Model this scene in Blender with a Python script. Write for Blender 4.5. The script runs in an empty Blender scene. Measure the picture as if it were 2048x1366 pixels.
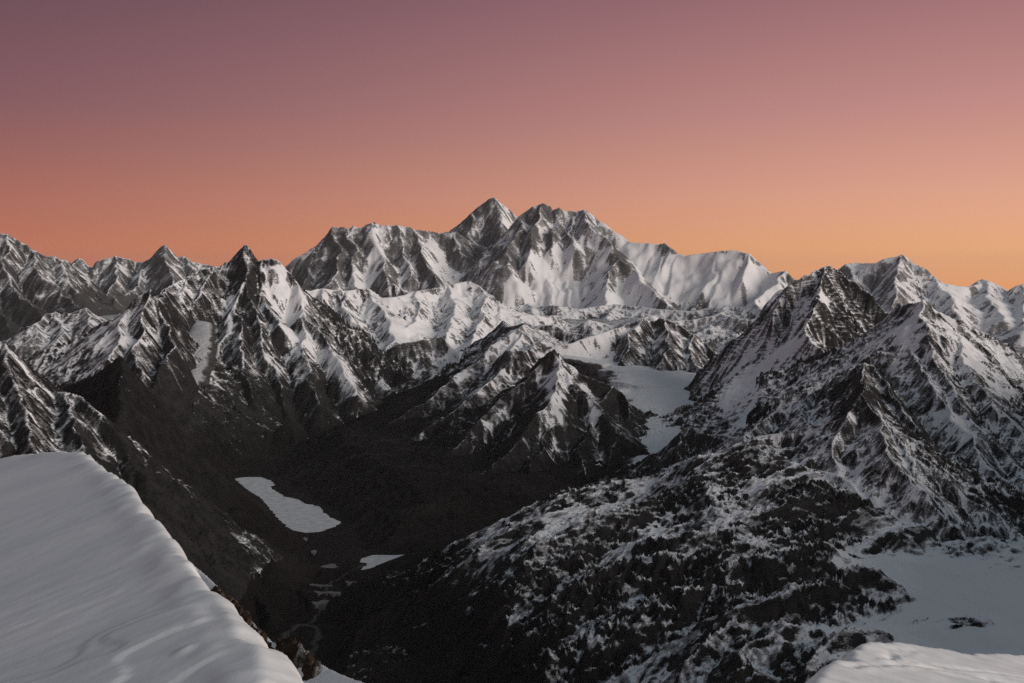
import bpy, math, time
import numpy as np
T0 = time.time()
C = bpy.context.scene.collection
SC = bpy.context.scene

# ------------------------------------------------------------------ camera
CAM_Z = 6476.0                      # the viewer stands on a 6476 m summit
F_PX, CX, CY = 2400.0, 1024.0, 683.0   # focal length and centre of the 2048 px photograph
PITCH = math.atan((683 - 565) / F_PX)  # the horizon lies at row 565
cam_d = bpy.data.cameras.new('camera')
cam_d.sensor_width = 36.0
cam_d.lens = 36.0 * F_PX / 2048.0
cam_d.clip_start = 0.2
cam_d.clip_end = 250000.0
cam = bpy.data.objects.new('camera', cam_d)
cam.location = (0, 0, CAM_Z)
cam.rotation_euler = (math.pi / 2 - PITCH, 0, 0)
C.objects.link(cam)
SC.camera = cam

# ------------------------------------------------------------------ sky
SUN_AZ, SUN_EL = math.radians(124), math.radians(15)   # right of and a little behind the viewer, low
world = bpy.data.worlds.new('World')
SC.world = world
world.use_nodes = True
nt = world.node_tree
for n in list(nt.nodes):
    nt.nodes.remove(n)


def srgb(r, g, b):
    f = lambda c: (c / 255 / 12.92) if c <= 10 else ((c / 255 + 0.055) / 1.055) ** 2.4
    return (f(r), f(g), f(b), 1.0)


def ramp(tree, stops, interp='EASE'):
    r = tree.nodes.new('ShaderNodeValToRGB')
    el = r.color_ramp.elements
    r.color_ramp.interpolation = interp
    while len(el) > 1:
        el.remove(el[0])
    el[0].position, el[0].color = stops[0]
    for p, c in stops[1:]:
        e = el.new(p)
        e.color = c
    return r


def mnode(tree, op, a=None, b=None, c=None, clamp=False):
    n = tree.nodes.new('ShaderNodeMath')
    n.operation = op
    n.use_clamp = clamp
    for i, v in enumerate((a, b, c)):
        if v is None:
            continue
        if isinstance(v, (int, float)):
            n.inputs[i].default_value = v
        else:
            tree.links.new(v, n.inputs[i])
    return n.outputs[0]


tc = nt.nodes.new('ShaderNodeTexCoord')
sep = nt.nodes.new('ShaderNodeSeparateXYZ')
nt.links.new(tc.outputs['Generated'], sep.inputs[0])
elev = mnode(nt, 'MULTIPLY', mnode(nt, 'ARCSINE', sep.outputs[2]), 2 / math.pi)       # 0 horizon, 1 zenith
pos = mnode(nt, 'ADD', mnode(nt, 'MULTIPLY', mnode(nt, 'POWER', mnode(nt, 'MAXIMUM', elev, 0.0), 0.5), 1.0), 0.0)
deg = lambda d: max(0.0, min(1.0, math.sqrt(max(d, 0) / 90.0)))
ZEN = [(deg(24), srgb(100, 97, 106)), (deg(45), srgb(106, 116, 123)), (1.0, srgb(105, 118, 125))]
cold = ramp(nt, [(0.0, srgb(188, 99, 71)), (deg(1.6), srgb(190, 107, 81)), (deg(4), srgb(166, 100, 88)), (deg(8), srgb(127, 86, 92)), (deg(13), srgb(101, 73, 86))] + ZEN, 'LINEAR')
warm = ramp(nt, [(0.0, srgb(250, 168, 102)), (deg(1.6), srgb(246, 178, 124)), (deg(4), srgb(229, 169, 142)), (deg(8), srgb(198, 142, 136)), (deg(13), srgb(162, 114, 118))] + ZEN, 'LINEAR')
nt.links.new(pos, cold.inputs[0])
nt.links.new(pos, warm.inputs[0])
# glow stands right of the view, falling off evenly with the angle from it
nrm = nt.nodes.new('ShaderNodeVectorMath'); nrm.operation = 'NORMALIZE'
cmb = nt.nodes.new('ShaderNodeCombineXYZ')
nt.links.new(sep.outputs[0], cmb.inputs[0]); nt.links.new(sep.outputs[1], cmb.inputs[1])
nt.links.new(cmb.outputs[0], nrm.inputs[0])
dot = nt.nodes.new('ShaderNodeVectorMath'); dot.operation = 'DOT_PRODUCT'
nt.links.new(nrm.outputs[0], dot.inputs[0])
GLOW = math.radians(38)
dot.inputs[1].default_value = (math.sin(GLOW), math.cos(GLOW), 0)
ang = mnode(nt, 'ARCCOSINE', dot.outputs['Value'])
mr = nt.nodes.new('ShaderNodeMapRange'); mr.interpolation_type = 'SMOOTHSTEP'
mr.inputs['From Min'].default_value = math.radians(8)
mr.inputs['From Max'].default_value = math.radians(72)
mr.inputs['To Min'].default_value = 1.0
mr.inputs['To Max'].default_value = 0.0
nt.links.new(ang, mr.inputs['Value'])
mix = nt.nodes.new('ShaderNodeMix'); mix.data_type = 'RGBA'
nt.links.new(mr.outputs[0], mix.inputs['Factor'])
nt.links.new(cold.outputs[0], mix.inputs['A'])
nt.links.new(warm.outputs[0], mix.inputs['B'])
bg = nt.nodes.new('ShaderNodeBackground')
bg.inputs['Strength'].default_value = 1.0
nt.links.new(mix.outputs['Result'], bg.inputs['Color'])
wo = nt.nodes.new('ShaderNodeOutputWorld')
nt.links.new(bg.outputs[0], wo.inputs['Surface'])

sun_d = bpy.data.lights.new('sun', 'SUN')
sun_d.energy = 2.7
sun_d.angle = math.radians(32)
sun_d.color = (1.0, 0.89, 0.80)
sun = bpy.data.objects.new('sun', sun_d)
# a sun lamp shines along its local -Z
sun.rotation_euler = (math.pi / 2 - SUN_EL, 0, math.pi - SUN_AZ)
sun.location = (0, 0, CAM_Z + 50)
C.objects.link(sun)

SC.view_settings.view_transform = 'Standard'
SC.view_settings.look = 'None'
SC.view_settings.exposure = 0.0
SC.view_settings.gamma = 1.0
SC.render.engine = 'CYCLES'
SC.cycles.max_bounces = 4
SC.cycles.diffuse_bounces = 2
SC.cycles.glossy_bounces = 1
SC.cycles.volume_bounces = 0
SC.cycles.transmission_bounces = 1
SC.cycles.use_denoising = False
SC.cycles.use_adaptive_sampling = False


# ------------------------------------------------------------------ helpers: places
def at(px, py, km):
    """photo pixel + distance (km, along the view) -> place in metres"""
    y = km * 1000.0
    u, v = (px - CX) / F_PX, (CY - py) / F_PX
    cp, sp = math.cos(PITCH), math.sin(PITCH)
    dy, dz = cp + v * sp, v * cp - sp
    return (u / dy * y, y, CAM_Z + dz / dy * y)


def ray(px, py):
    u, v = (px - CX) / F_PX, (CY - py) / F_PX
    cp, sp = math.cos(PITCH), math.sin(PITCH)
    dy, dz = cp + v * sp, v * cp - sp
    return u / dy, dz / dy


def on_level(px, py, z):
    u, w = ray(px, py)
    y = (z - CAM_Z) / w
    return (u * y, y, z)


# ------------------------------------------------------------------ helpers: noise
F32 = np.float32


def hash2(ix, iy, seed):
    h = (ix.astype(np.int64) * 374761393 + iy.astype(np.int64) * 668265263 + seed * 2147483647 // 7) & 0xFFFFFFFF
    h = ((h ^ (h >> 13)) * 1274126177) & 0xFFFFFFFF
    h = (h ^ (h >> 16)) & 0xFFFFFFFF
    h = (h * 2246822519) & 0xFFFFFFFF
    h = h ^ (h >> 15)
    return (h & 0xFFFFFF).astype(F32) / F32(0x1000000)


def perlin(x, y, seed=0):
    ix, iy = np.floor(x), np.floor(y)
    fx, fy = (x - ix).astype(F32), (y - iy).astype(F32)
    ix, iy = ix.astype(np.int64), iy.astype(np.int64)
    ux = fx * fx * fx * (fx * (fx * 6 - 15) + 10)
    uy = fy * fy * fy * (fy * (fy * 6 - 15) + 10)

    def g(ax, ay):
        a = hash2(ix + ax, iy + ay, seed) * F32(2 * math.pi)
        return np.cos(a) * (fx - ax) + np.sin(a) * (fy - ay)
    a = g(0, 0) * (1 - ux) + g(1, 0) * ux
    b = g(0, 1) * (1 - ux) + g(1, 1) * ux
    return (a * (1 - uy) + b * uy) * F32(1.5)


def fbm(x, y, lam, octv=4, seed=0, gain=0.5, ridged=False):
    s = np.zeros(np.shape(x), F32)
    a, f = 1.0, 1.0 / lam
    for o in range(octv):
        n = perlin(x * f + 17.3 * o, y * f - 9.1 * o, seed + o * 31)
        s += F32(a) * ((1 - 2 * np.abs(n)) if ridged else n)
        a *= gain
        f *= 2.03
    return s


def sstep(a, b, v):
    t = np.clip((v - a) / (b - a), 0, 1)
    return t * t * (3 - 2 * t)


def gully(h, step, X, Y, lam, seed):
    """gullies and ribs that run down the slope of h: -1 in a gully, 1 on a rib"""
    gy, gx = np.gradient(h, step)
    m = np.sqrt(gx * gx + gy * gy) + 1e-6
    sx, sy = (-gy / m).astype(F32), (gx / m).astype(F32)
    u, v = X / lam, Y / lam
    iu, iv = np.floor(u), np.floor(v)
    fu, fv = (u - iu).astype(F32), (v - iv).astype(F32)
    iu, iv = iu.astype(np.int64), iv.astype(np.int64)
    c = np.zeros_like(fu); s = np.zeros_like(fu); ws = np.zeros_like(fu)
    for di in (-1, 0, 1):
        for dj in (-1, 0, 1):
            r1 = hash2(iu + di, iv + dj, seed)
            r2 = hash2(iu + di, iv + dj, seed + 77)
            pu = fu - (di + F32(0.25) + F32(0.5) * r1)
            pv = fv - (dj + F32(0.25) + F32(0.5) * r2)
            w = np.maximum(0, F32(1.5625) - pu * pu - pv * pv)
            w *= w
            ph = (pu * sx + pv * sy) * F32(2 * math.pi)
            c += w * np.cos(ph); s += w * np.sin(ph); ws += w
    phi = np.arctan2(s, c)
    mag = np.sqrt(c * c + s * s) / (ws + 1e-6)
    return (1 - 2 * np.abs(phi) / F32(math.pi)) * np.minimum(1, mag * F32(1.7)), m


def seg_eval(X, Y, pts, over=0.0):
    """nearest point on each segment: yields distance, height there"""
    for a, b in zip(pts[:-1], pts[1:]):
        dx, dy = b[0] - a[0], b[1] - a[1]
        L2 = dx * dx + dy * dy + 1e-9
        tu = ((X - a[0]) * dx + (Y - a[1]) * dy) / L2
        t = np.clip(tu, 0, 1)
        d = np.hypot(X - a[0] - t * dx, Y - a[1] - t * dy)
        yield d, a[2] + t * (b[2] - a[2]) - over * np.abs(tu - t) * math.sqrt(L2)


def poly_sd(X, Y, poly):
    """signed distance in plan, inside positive"""
    d = np.full(np.shape(X), 1e9)
    ins = np.zeros(np.shape(X), bool)
    n = len(poly)
    for i in range(n):
        a, b = poly[i], poly[(i + 1) % n]
        dx, dy = b[0] - a[0], b[1] - a[1]
        t = np.clip(((X - a[0]) * dx + (Y - a[1]) * dy) / (dx * dx + dy * dy + 1e-9), 0, 1)
        d = np.minimum(d, np.hypot(X - a[0] - t * dx, Y - a[1] - t * dy))
        if a[1] != b[1]:
            cr = ((a[1] > Y) != (b[1] > Y)) & (X < (b[0] - a[0]) * (Y - a[1]) / (b[1] - a[1]) + a[0])
            ins ^= cr
    return np.where(ins, d, -d)


def ridge_base(ridges):
    world = [([at(*p) for p in r[0]], r[1], r[2], r[3]) for r in ridges]

    def f(X, Y):
        h = np.full(np.shape(X), -1e6)
        dc = np.full(np.shape(X), 1e9)
        for pts, s0, s1, L in world:
            for d, z in seg_eval(X, Y, pts, 0.6):
                h = np.maximum(h, z - (s1 * d + s0 * L * (1 - np.exp(-d / L))))
                dc = np.minimum(dc, d)
        return h, dc
    allp = [p for w in world for p in w[0]]
    return f, allp


def cast(px, py, f, d0, d1, n=500):
    u, w = ray(px, py)
    ys = np.linspace(d0, d1, n)
    h = f(u * ys, ys)
    hit = np.nonzero(CAM_Z + w * ys < h)[0]
    y = ys[hit[0]] if len(hit) else (d0 + d1) / 2
    return (u * y, y)


# ------------------------------------------------------------------ the valley ground
def P(*a):
    return [at(*p) for p in a]


VALLEYS = [
    # (course, half width of the flat, side slope)
    (P((600, 1500, 4.6), (600, 1366, 5.45), (612, 1260, 6.3), (690, 1140, 7.0), (655, 1052, 8.1), (560, 985, 9.4), (505, 952, 10.25), (560, 890, 11.7), (640, 852, 12.5), (740, 800, 13.4), (860, 760, 14.6), (960, 700, 16.2), (1060, 655, 19.0)), 160, 0.34),
    (P((690, 1130, 7.0), (820, 1088, 7.4), (1000, 1040, 7.9), (1130, 1000, 8.4), (1210, 975, 8.9), (1300, 935, 9.5), (1315, 895, 10.1), (1332, 862, 10.6), (1345, 820, 11.1), (1340, 778, 11.8), (1300, 748, 12.3), (1230, 728, 12.8)), 170, 0.26),
    (P((470, 880, 11.6), (425, 832, 11.2), (368, 805, 11.3), (368, 765, 11.7), (377, 725, 12.2), (392, 685, 12.8), (402, 650, 13.4)), 110, 0.4),
    (P((240, 800, 9.4), (160, 770, 12.0), (80, 735, 16.5), (20, 720, 18), (-200, 700, 19)), 700, 0.08),
    (P((240, 700, 19), (230, 640, 21), (200, 625, 22.5)), 500, 0.1),
    (P((2300, 760, 10), (2060, 720, 12.5), (1990, 680, 14.5), (1940, 655, 16)), 400, 0.15),
]


def ground_f(X, Y):
    g = 4960 + 90 * sstep(7000, 10000, Y) + 500 * sstep(11300, 13800, Y) + 300 * sstep(14000, 20000, Y) + 0 * X
    for pts, hw, sl in VALLEYS:
        for d, z in seg_eval(X, Y, pts):
            g = np.minimum(g, z + sl * np.maximum(0, d - hw) + 6e-5 * np.maximum(0, d - hw) ** 2)
    # the viewer's own mountain falls away from the camera
    r = np.hypot(X, Y)
    g = np.maximum(g, CAM_Z - 70 - 0.80 * r)
    return g


LAKE_Z, TARN_Z = 4803.0, 4794.0
LAKE = [on_level(x, y, LAKE_Z)[:2] for x, y in ((468, 957), (490, 954), (520, 954), (545, 962), (549, 970), (541, 974), (556, 985), (568, 992), (600, 1000), (610, 1007), (637, 1012), (655, 1030), (683, 1045), (668, 1054), (640, 1064), (606, 1066), (590, 1062), (574, 1054), (560, 1041), (545, 1026), (532, 1008), (515, 992), (495, 980), (480, 967))]
TARN = [on_level(x, y, TARN_Z)[:2] for x, y in ((722, 1117), (745, 1110), (780, 1110), (810, 1109), (790, 1117), (768, 1125), (740, 1137), (718, 1141), (728, 1133), (735, 1131), (732, 1126), (718, 1124))]
PONDS = []


def blob(px, py, rx, ry, z, seed, n=18):
    out = []
    rng = np.random.default_rng(seed)
    ph = rng.uniform(0, 6.28, 3)
    for i in range(n):
        a = 2 * math.pi * i / n
        k = 1 + 0.22 * math.sin(2 * a + ph[0]) + 0.16 * math.sin(3 * a + ph[1]) + 0.1 * math.sin(5 * a + ph[2])
        out.append(on_level(px + rx * k * math.cos(a), py + ry * k * math.sin(a), z)[:2])
    return out


# ------------------------------------------------------------------ materials
def new_mat(name):
    m = bpy.data.materials.new(name)
    m.use_nodes = True
    t = m.node_tree
    b = t.nodes['Principled BSDF']
    return m, t, b


def noise(t, vec, scale, detail=4, rough=0.6, dist=0.0):
    n = t.nodes.new('ShaderNodeTexNoise')
    n.inputs['Scale'].default_value = scale
    n.inputs['Detail'].default_value = detail
    n.inputs['Roughness'].default_value = rough
    n.inputs['Distortion'].default_value = dist
    t.links.new(vec, n.inputs['Vector'])
    return n.outputs['Fac']


def maprange(t, v, a, b, c=0.0, d=1.0, smooth=True):
    n = t.nodes.new('ShaderNodeMapRange')
    n.interpolation_type = 'SMOOTHSTEP' if smooth else 'LINEAR'
    for i, q in zip((1, 2, 3, 4), (a, b, c, d)):
        n.inputs[i].default_value = q
    t.links.new(v, n.inputs[0])
    return n.outputs[0]


def mixc(t, f, a, b):
    n = t.nodes.new('ShaderNodeMix')
    n.data_type = 'RGBA'
    for s, v in (('Factor', f), ('A', a), ('B', b)):
        if isinstance(v, tuple):
            n.inputs[s].default_value = v
        elif isinstance(v, float):
            n.inputs[s].default_value = v
        else:
            t.links.new(v, n.inputs[s])
    return n.outputs['Result']


def vscale(t, vec, xyz):
    n = t.nodes.new('ShaderNodeVectorMath')
    n.operation = 'MULTIPLY'
    t.links.new(vec, n.inputs[0])
    n.inputs[1].default_value = xyz
    return n.outputs[0]


def mountain_material(name, grain, rock_a, rock_b, snow_c, brown=None, strata=0.0, dust=0.26, lean=None):
    """rock under snow; grain = size in metres of the finest break-up"""
    m, t, b = new_mat(name)
    g = t.nodes.new('ShaderNodeNewGeometry')
    posn = g.outputs['Position']
    at_ = t.nodes.new('ShaderNodeAttribute'); at_.attribute_name = 'snow'
    pf = pm = posn
    if lean:                                     # break-up drawn out along the lie of the rock slabs
        mp = t.nodes.new('ShaderNodeMapping'); mp.vector_type = 'TEXTURE'
        mp.inputs['Rotation'].default_value = (0, 0, lean[0])
        mp.inputs['Scale'].default_value = (lean[1], 1, 1)
        t.links.new(posn, mp.inputs['Vector'])
        pm = pf = mp.outputs[0]
    n_f = noise(t, pf, 1.0 / (grain * 1.3), 6, 0.72)
    n_m = noise(t, pm, 1.0 / (grain * 9), 5, 0.62)
    n_s = noise(t, vscale(t, posn, (0.12, 0.12, 1.0)), 1.0 / (grain * 1.2), 4, 0.6)
    s = mnode(t, 'ADD', at_.outputs['Fac'], mnode(t, 'MULTIPLY', mnode(t, 'SUBTRACT', n_f, 0.5), 1.5))
    s = mnode(t, 'ADD', s, mnode(t, 'MULTIPLY', mnode(t, 'SUBTRACT', n_m, 0.5), 0.6))
    s = mnode(t, 'ADD', s, mnode(t, 'MULTIPLY', mnode(t, 'SUBTRACT', n_s, 0.5), 0.6 + strata))
    thick = maprange(t, s, 0.42, 0.72)
    thin = mnode(t, 'MULTIPLY', maprange(t, s, 0.08, 0.50), dust)      # a dusting caught in the rock's roughness
    mask = mnode(t, 'MAXIMUM', thick, thin)
    rock = mixc(t, maprange(t, mnode(t, 'ADD', mnode(t, 'MULTIPLY', n_m, 0.5), mnode(t, 'MULTIPLY', n_f, 0.5)), 0.36, 0.64), rock_a, rock_b)
    if brown:
        spz = t.nodes.new('ShaderNodeSeparateXYZ'); t.links.new(posn, spz.inputs[0])
        zz = mnode(t, 'ADD', spz.outputs[2], mnode(t, 'MULTIPLY', n_m, 260.0))
        rock = mixc(t, maprange(t, zz, 5060, 5330), brown, rock)
    col = mixc(t, mask, rock, snow_c)
    t.links.new(col, b.inputs['Base Color'])
    b.inputs['Roughness'].default_value = 0.9
    b.inputs['Specular IOR Level'].default_value = 0.15
    bump = t.nodes.new('ShaderNodeBump')
    bump.inputs['Strength'].default_value = 1.0
    bump.inputs['Distance'].default_value = grain * 0.9
    hgt = mnode(t, 'MULTIPLY', n_f, maprange(t, mask, 0, 1, 1.0, 0.25))
    t.links.new(hgt, bump.inputs['Height'])
    t.links.new(bump.outputs[0], b.inputs['Normal'])
    return m


ROCK_A, ROCK_B = (0.008, 0.008, 0.0085, 1), (0.036, 0.035, 0.0345, 1)
SNOW = (0.80, 0.81, 0.83, 1)
BROWN = (0.011, 0.0102, 0.0098, 1)
MAT = {}


def mat_for(grain, pale=0.0, strata=0.0):  # pale: haze on far ranges put into the rock colour; negative darkens rock
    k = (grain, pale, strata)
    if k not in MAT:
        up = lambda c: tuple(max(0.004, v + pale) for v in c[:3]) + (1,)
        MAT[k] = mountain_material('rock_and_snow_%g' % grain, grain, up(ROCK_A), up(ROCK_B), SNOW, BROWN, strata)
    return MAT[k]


# ------------------------------------------------------------------ helpers: meshes
def mesh_obj(name, verts, faces, mat, label=None, cat=None, kind=None, attrs=None, parent=None, smooth=True):
    me = bpy.data.meshes.new(name)
    verts = np.ascontiguousarray(verts, F32)
    faces = np.ascontiguousarray(faces, np.int32)
    nv, nf, k = len(verts), len(faces), faces.shape[1]
    me.vertices.add(nv)
    me.vertices.foreach_set('co', verts.ravel())
    me.loops.add(nf * k)
    me.loops.foreach_set('vertex_index', faces.ravel())
    me.polygons.add(nf)
    me.polygons.foreach_set('loop_start', np.arange(0, nf * k, k, dtype=np.int32))
    me.polygons.foreach_set('loop_total', np.full(nf, k, np.int32))
    me.polygons.foreach_set('use_smooth', np.full(nf, smooth, bool))
    for an, av in (attrs or {}).items():
        a = me.attributes.new(an, 'FLOAT', 'POINT')
        a.data.foreach_set('value', np.ascontiguousarray(av, F32))
    me.update(calc_edges=True)
    me.materials.append(mat)
    o = bpy.data.objects.new(name, me)
    C.objects.link(o)
    if label: o['label'] = label
    if cat: o['category'] = cat
    if kind: o['kind'] = kind
    if parent: o.parent = parent
    return o


def grid_mesh(name, X, Y, H, keep, mat, attrs, **kw):
    ny, nx = X.shape
    idx = np.arange(ny * nx).reshape(ny, nx)
    q = np.stack([idx[:-1, :-1], idx[:-1, 1:], idx[1:, 1:], idx[1:, :-1]], -1).reshape(-1, 4)
    kq = (keep[:-1, :-1] | keep[:-1, 1:] | keep[1:, 1:] | keep[1:, :-1]).ravel()
    q = q[kq]
    used = np.unique(q)
    remap = np.full(ny * nx, -1, np.int64)
    remap[used] = np.arange(len(used))
    V = np.stack([X.ravel(), Y.ravel(), H.ravel()], -1)[used]
    at2 = {k: v.ravel()[used] for k, v in attrs.items()}
    # coarse origin near the thing itself
    return mesh_obj(name, V, remap[q], mat, attrs=at2, **kw)


TRIS = [0]


def in_view(X, Y, H):
    # ground that a camera near this one could see, with a wide margin
    dz = H - CAM_Z
    d = Y * math.cos(PITCH) - dz * math.sin(PITCH)
    v = Y * math.sin(PITCH) + dz * math.cos(PITCH)
    return (np.abs(X) < 0.50 * d) & (v > -0.345 * d)



def mountain(name, label, ridges, step, seed, lam=900, octv=5, amp=0.075, margin=900, back=500, front=2600, snow0=0.30, k_slope=2.4, k_gully=0.35,
             alt=None, polys=(), grain=None, rough=1.0, terrace=0.0, extra=None, warp=0.005, cat='mountain', xlim=None, pale=0.0, strata=0.0):
    step *= 1.13
    f, pts = ridge_base(ridges)
    xs = [p[0] for p in pts]; ys = [p[1] for p in pts]
    dm = (min(ys) + max(ys)) / 2
    x0, x1 = min(xs) - margin, max(xs) + margin
    y0, y1 = min(ys) - front, max(ys) + back
    # only what could come into view from near the camera
    lim = 0.56
    x0 = max(x0, -lim * y1); x1 = min(x1, lim * y1)
    if xlim: x0, x1 = max(x0, xlim[0]), min(x1, xlim[1])
    X, Y = np.meshgrid(np.arange(x0, x1, step), np.arange(y0, y1, step))
    wl = dm * 0.035
    wa = dm * warp
    wx = fbm(X, Y, wl, 3, seed + 5) * wa
    wy = fbm(X, Y, wl, 3, seed + 9) * wa
    H, dc = f(X + wx, Y + wy)
    H0 = H.copy()
    G = ground_f(X, Y)
    bias = np.zeros(X.shape); soft = np.zeros(X.shape)
    fb = lambda a, b: np.maximum(f(a, b)[0], ground_f(a, b))
    for poly, bv, sm in polys:
        w = [cast(px, py, fb, y0, y1) for px, py in poly]
        r = 0.10 * math.sqrt((max(a for a, b in w) - min(a for a, b in w)) * (max(b for a, b in w) - min(b for a, b in w)))
        sd = poly_sd(X, Y, w) + fbm(X, Y, r * 2.5, 3, seed + 21) * r * 0.8
        k = sstep(-r * 0.6, r * 0.6, sd)
        bias += bv * k
        soft = np.maximum(soft, sm * k)
    keepc = H > G - 250
    gmid = np.zeros(X.shape, F32)
    l = lam
    keepamp = 1 - soft
    for o in range(octv):
        if l < step * 3.2: break
        r, m = gully(H, step, X, Y, l, seed + 100 * o)
        fade = 0.12 + 0.88 * sstep(0, l * 0.8, dc)
        mod = np.clip(0.95 + 0.9 * fbm(X, Y, l * 2.3, 2, seed + 7 * o + 61), 0.1, 1.8)
        A = amp * l * sstep(0.12, 0.65, m) * fade * keepamp * rough * mod
        H = H + A * (r - 0.35)
        if o >= 1: gmid += r * mod * (0.88 ** o)
        l *= 0.5
    H = H + (fbm(X, Y, lam * 0.22, 5, seed + 3, 0.55, True)) * lam * 0.010 * rough * (0.15 + 0.85 * keepamp) * (0.35 + 0.65 * sstep(0, lam * 0.3, dc))
    if terrace:
        ph = H / terrace + fbm(X, Y, lam * 0.8, 4, seed + 41) * 1.6
        H = H + terrace * 0.10 * np.sin(2 * math.pi * ph) * sstep(0.3, 0.8, m) * keepamp
    if extra is not None:
        H, bias = extra(X, Y, H, bias)
    gy, gx = np.gradient(H, step)
    nz = 1 / np.sqrt(1 + gx * gx + gy * gy)
    S = snow0 + k_slope * (nz - 0.70) - k_gully * gmid + bias
    if alt: S = S + np.clip((H - alt[0]) / (alt[1] - alt[0]), 0, 1) * alt[2] - alt[2]
    # the far side is kept only along the crest
    fy, fx = np.gradient(H0, step)
    face = (fx * X + fy * Y + CAM_Z - H0) / Y > -0.08
    keep = (H > G - 40) & in_view(X, Y, H) & (face | (dc < 160))
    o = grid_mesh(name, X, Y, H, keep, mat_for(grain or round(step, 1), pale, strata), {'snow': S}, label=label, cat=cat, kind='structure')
    TRIS[0] += 2 * len(o.data.polygons)
    print('%-28s %7d quads  %.1fs' % (o.name, len(o.data.polygons), time.time() - T0))
    return o


# ------------------------------------------------------------------ the mountains, far to near
ST = (0.35, 0.62, 900)      # crest steepness, foot steepness, length over which it eases
R = lambda pts, p=ST: (pts,) + p

mountain('mountain', 'grey pyramid, the highest summit on the skyline, its shoulder behind the long wall', [
    R([(800, 520, 33), (870, 472, 33), (895, 462, 33), (906, 451, 33), (920, 440, 33), (932, 433, 33), (945, 422, 33), (965, 410, 33), (980, 398, 33), (990, 394, 33), (1000, 402, 33), (1015, 415, 33), (1035, 432, 33), (1060, 445, 33), (1100, 470, 33)]),
    R([(990, 394, 33), (1000, 430, 32.2), (1008, 470, 31.2), (1010, 520, 30)]),
    R([(945, 422, 33), (940, 470, 31.8), (945, 510, 30.6)]),
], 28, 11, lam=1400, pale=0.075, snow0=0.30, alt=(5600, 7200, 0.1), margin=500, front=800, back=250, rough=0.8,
    polys=[([(1000, 404), (1040, 436), (1020, 460), (1003, 450)], 0.7, 0.5), ([(955, 440), (970, 440), (965, 470), (945, 470)], 0.5, 0.3)])

mountain('mountain', 'long dark saw-toothed wall with snow chutes to the left of the highest summit', [
    R([(540, 590, 28.2), (580, 546, 28.5), (592, 530, 28.6), (610, 515, 28.8), (625, 502, 29), (635, 490, 29), (648, 475, 29), (658, 462, 29), (668, 453, 29), (680, 455, 29), (690, 453, 29), (702, 456, 29), (712, 450, 29), (725, 456, 29), (733, 449, 29), (740, 443, 29), (752, 450, 29), (765, 452, 29), (775, 449, 29), (785, 452, 29), (797, 450, 29), (815, 453, 29.1), (830, 456, 29.2), (850, 460, 29.4), (870, 465, 29.5), (885, 467, 29.5), (905, 463, 29.6), (925, 472, 29.8), (945, 485, 29.8), (975, 495, 29.6), (1010, 490, 29.5)]),
    R([(740, 444, 29), (748, 480, 28.3), (770, 520, 27.4), (778, 560, 26.6), (785, 595, 25.8)]),
    R([(668, 453, 29), (680, 500, 28), (668, 550, 26.8), (650, 590, 26)]),
    R([(610, 515, 28.8), (615, 560, 27.3), (600, 590, 26.8)]),
    R([(700, 454, 29), (712, 500, 28), (705, 550, 26.9), (690, 590, 26)]),
    R([(830, 456, 29.2), (842, 500, 28), (865, 545, 27), (880, 590, 26)]),
    R([(800, 452, 29), (805, 500, 28.1), (820, 550, 27)]),
    R([(905, 465, 29.6), (938, 510, 28.4), (955, 550, 27.4), (970, 600, 26)]),
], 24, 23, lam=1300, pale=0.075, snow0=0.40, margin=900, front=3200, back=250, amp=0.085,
    polys=[([(748, 465), (772, 452), (776, 500), (765, 545), (720, 590), (665, 590), (715, 540), (748, 505)], 0.55, 0.4),
           ([(845, 488), (870, 478), (905, 520), (955, 565), (965, 600), (900, 590), (868, 545)], 0.65, 0.6),
           ([(790, 520), (830, 515), (850, 570), (800, 590)], 0.4, 0.3),
           ([(588, 535), (665, 452), (690, 470), (682, 520), (665, 565), (600, 590)], -0.48, 0.0),
           ([(775, 452), (850, 460), (838, 500), (850, 545), (810, 520), (780, 500)], -0.42, 0.0),
           ([(870, 465), (960, 492), (1000, 570), (950, 535), (900, 500)], -0.42, 0.0)])

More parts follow.
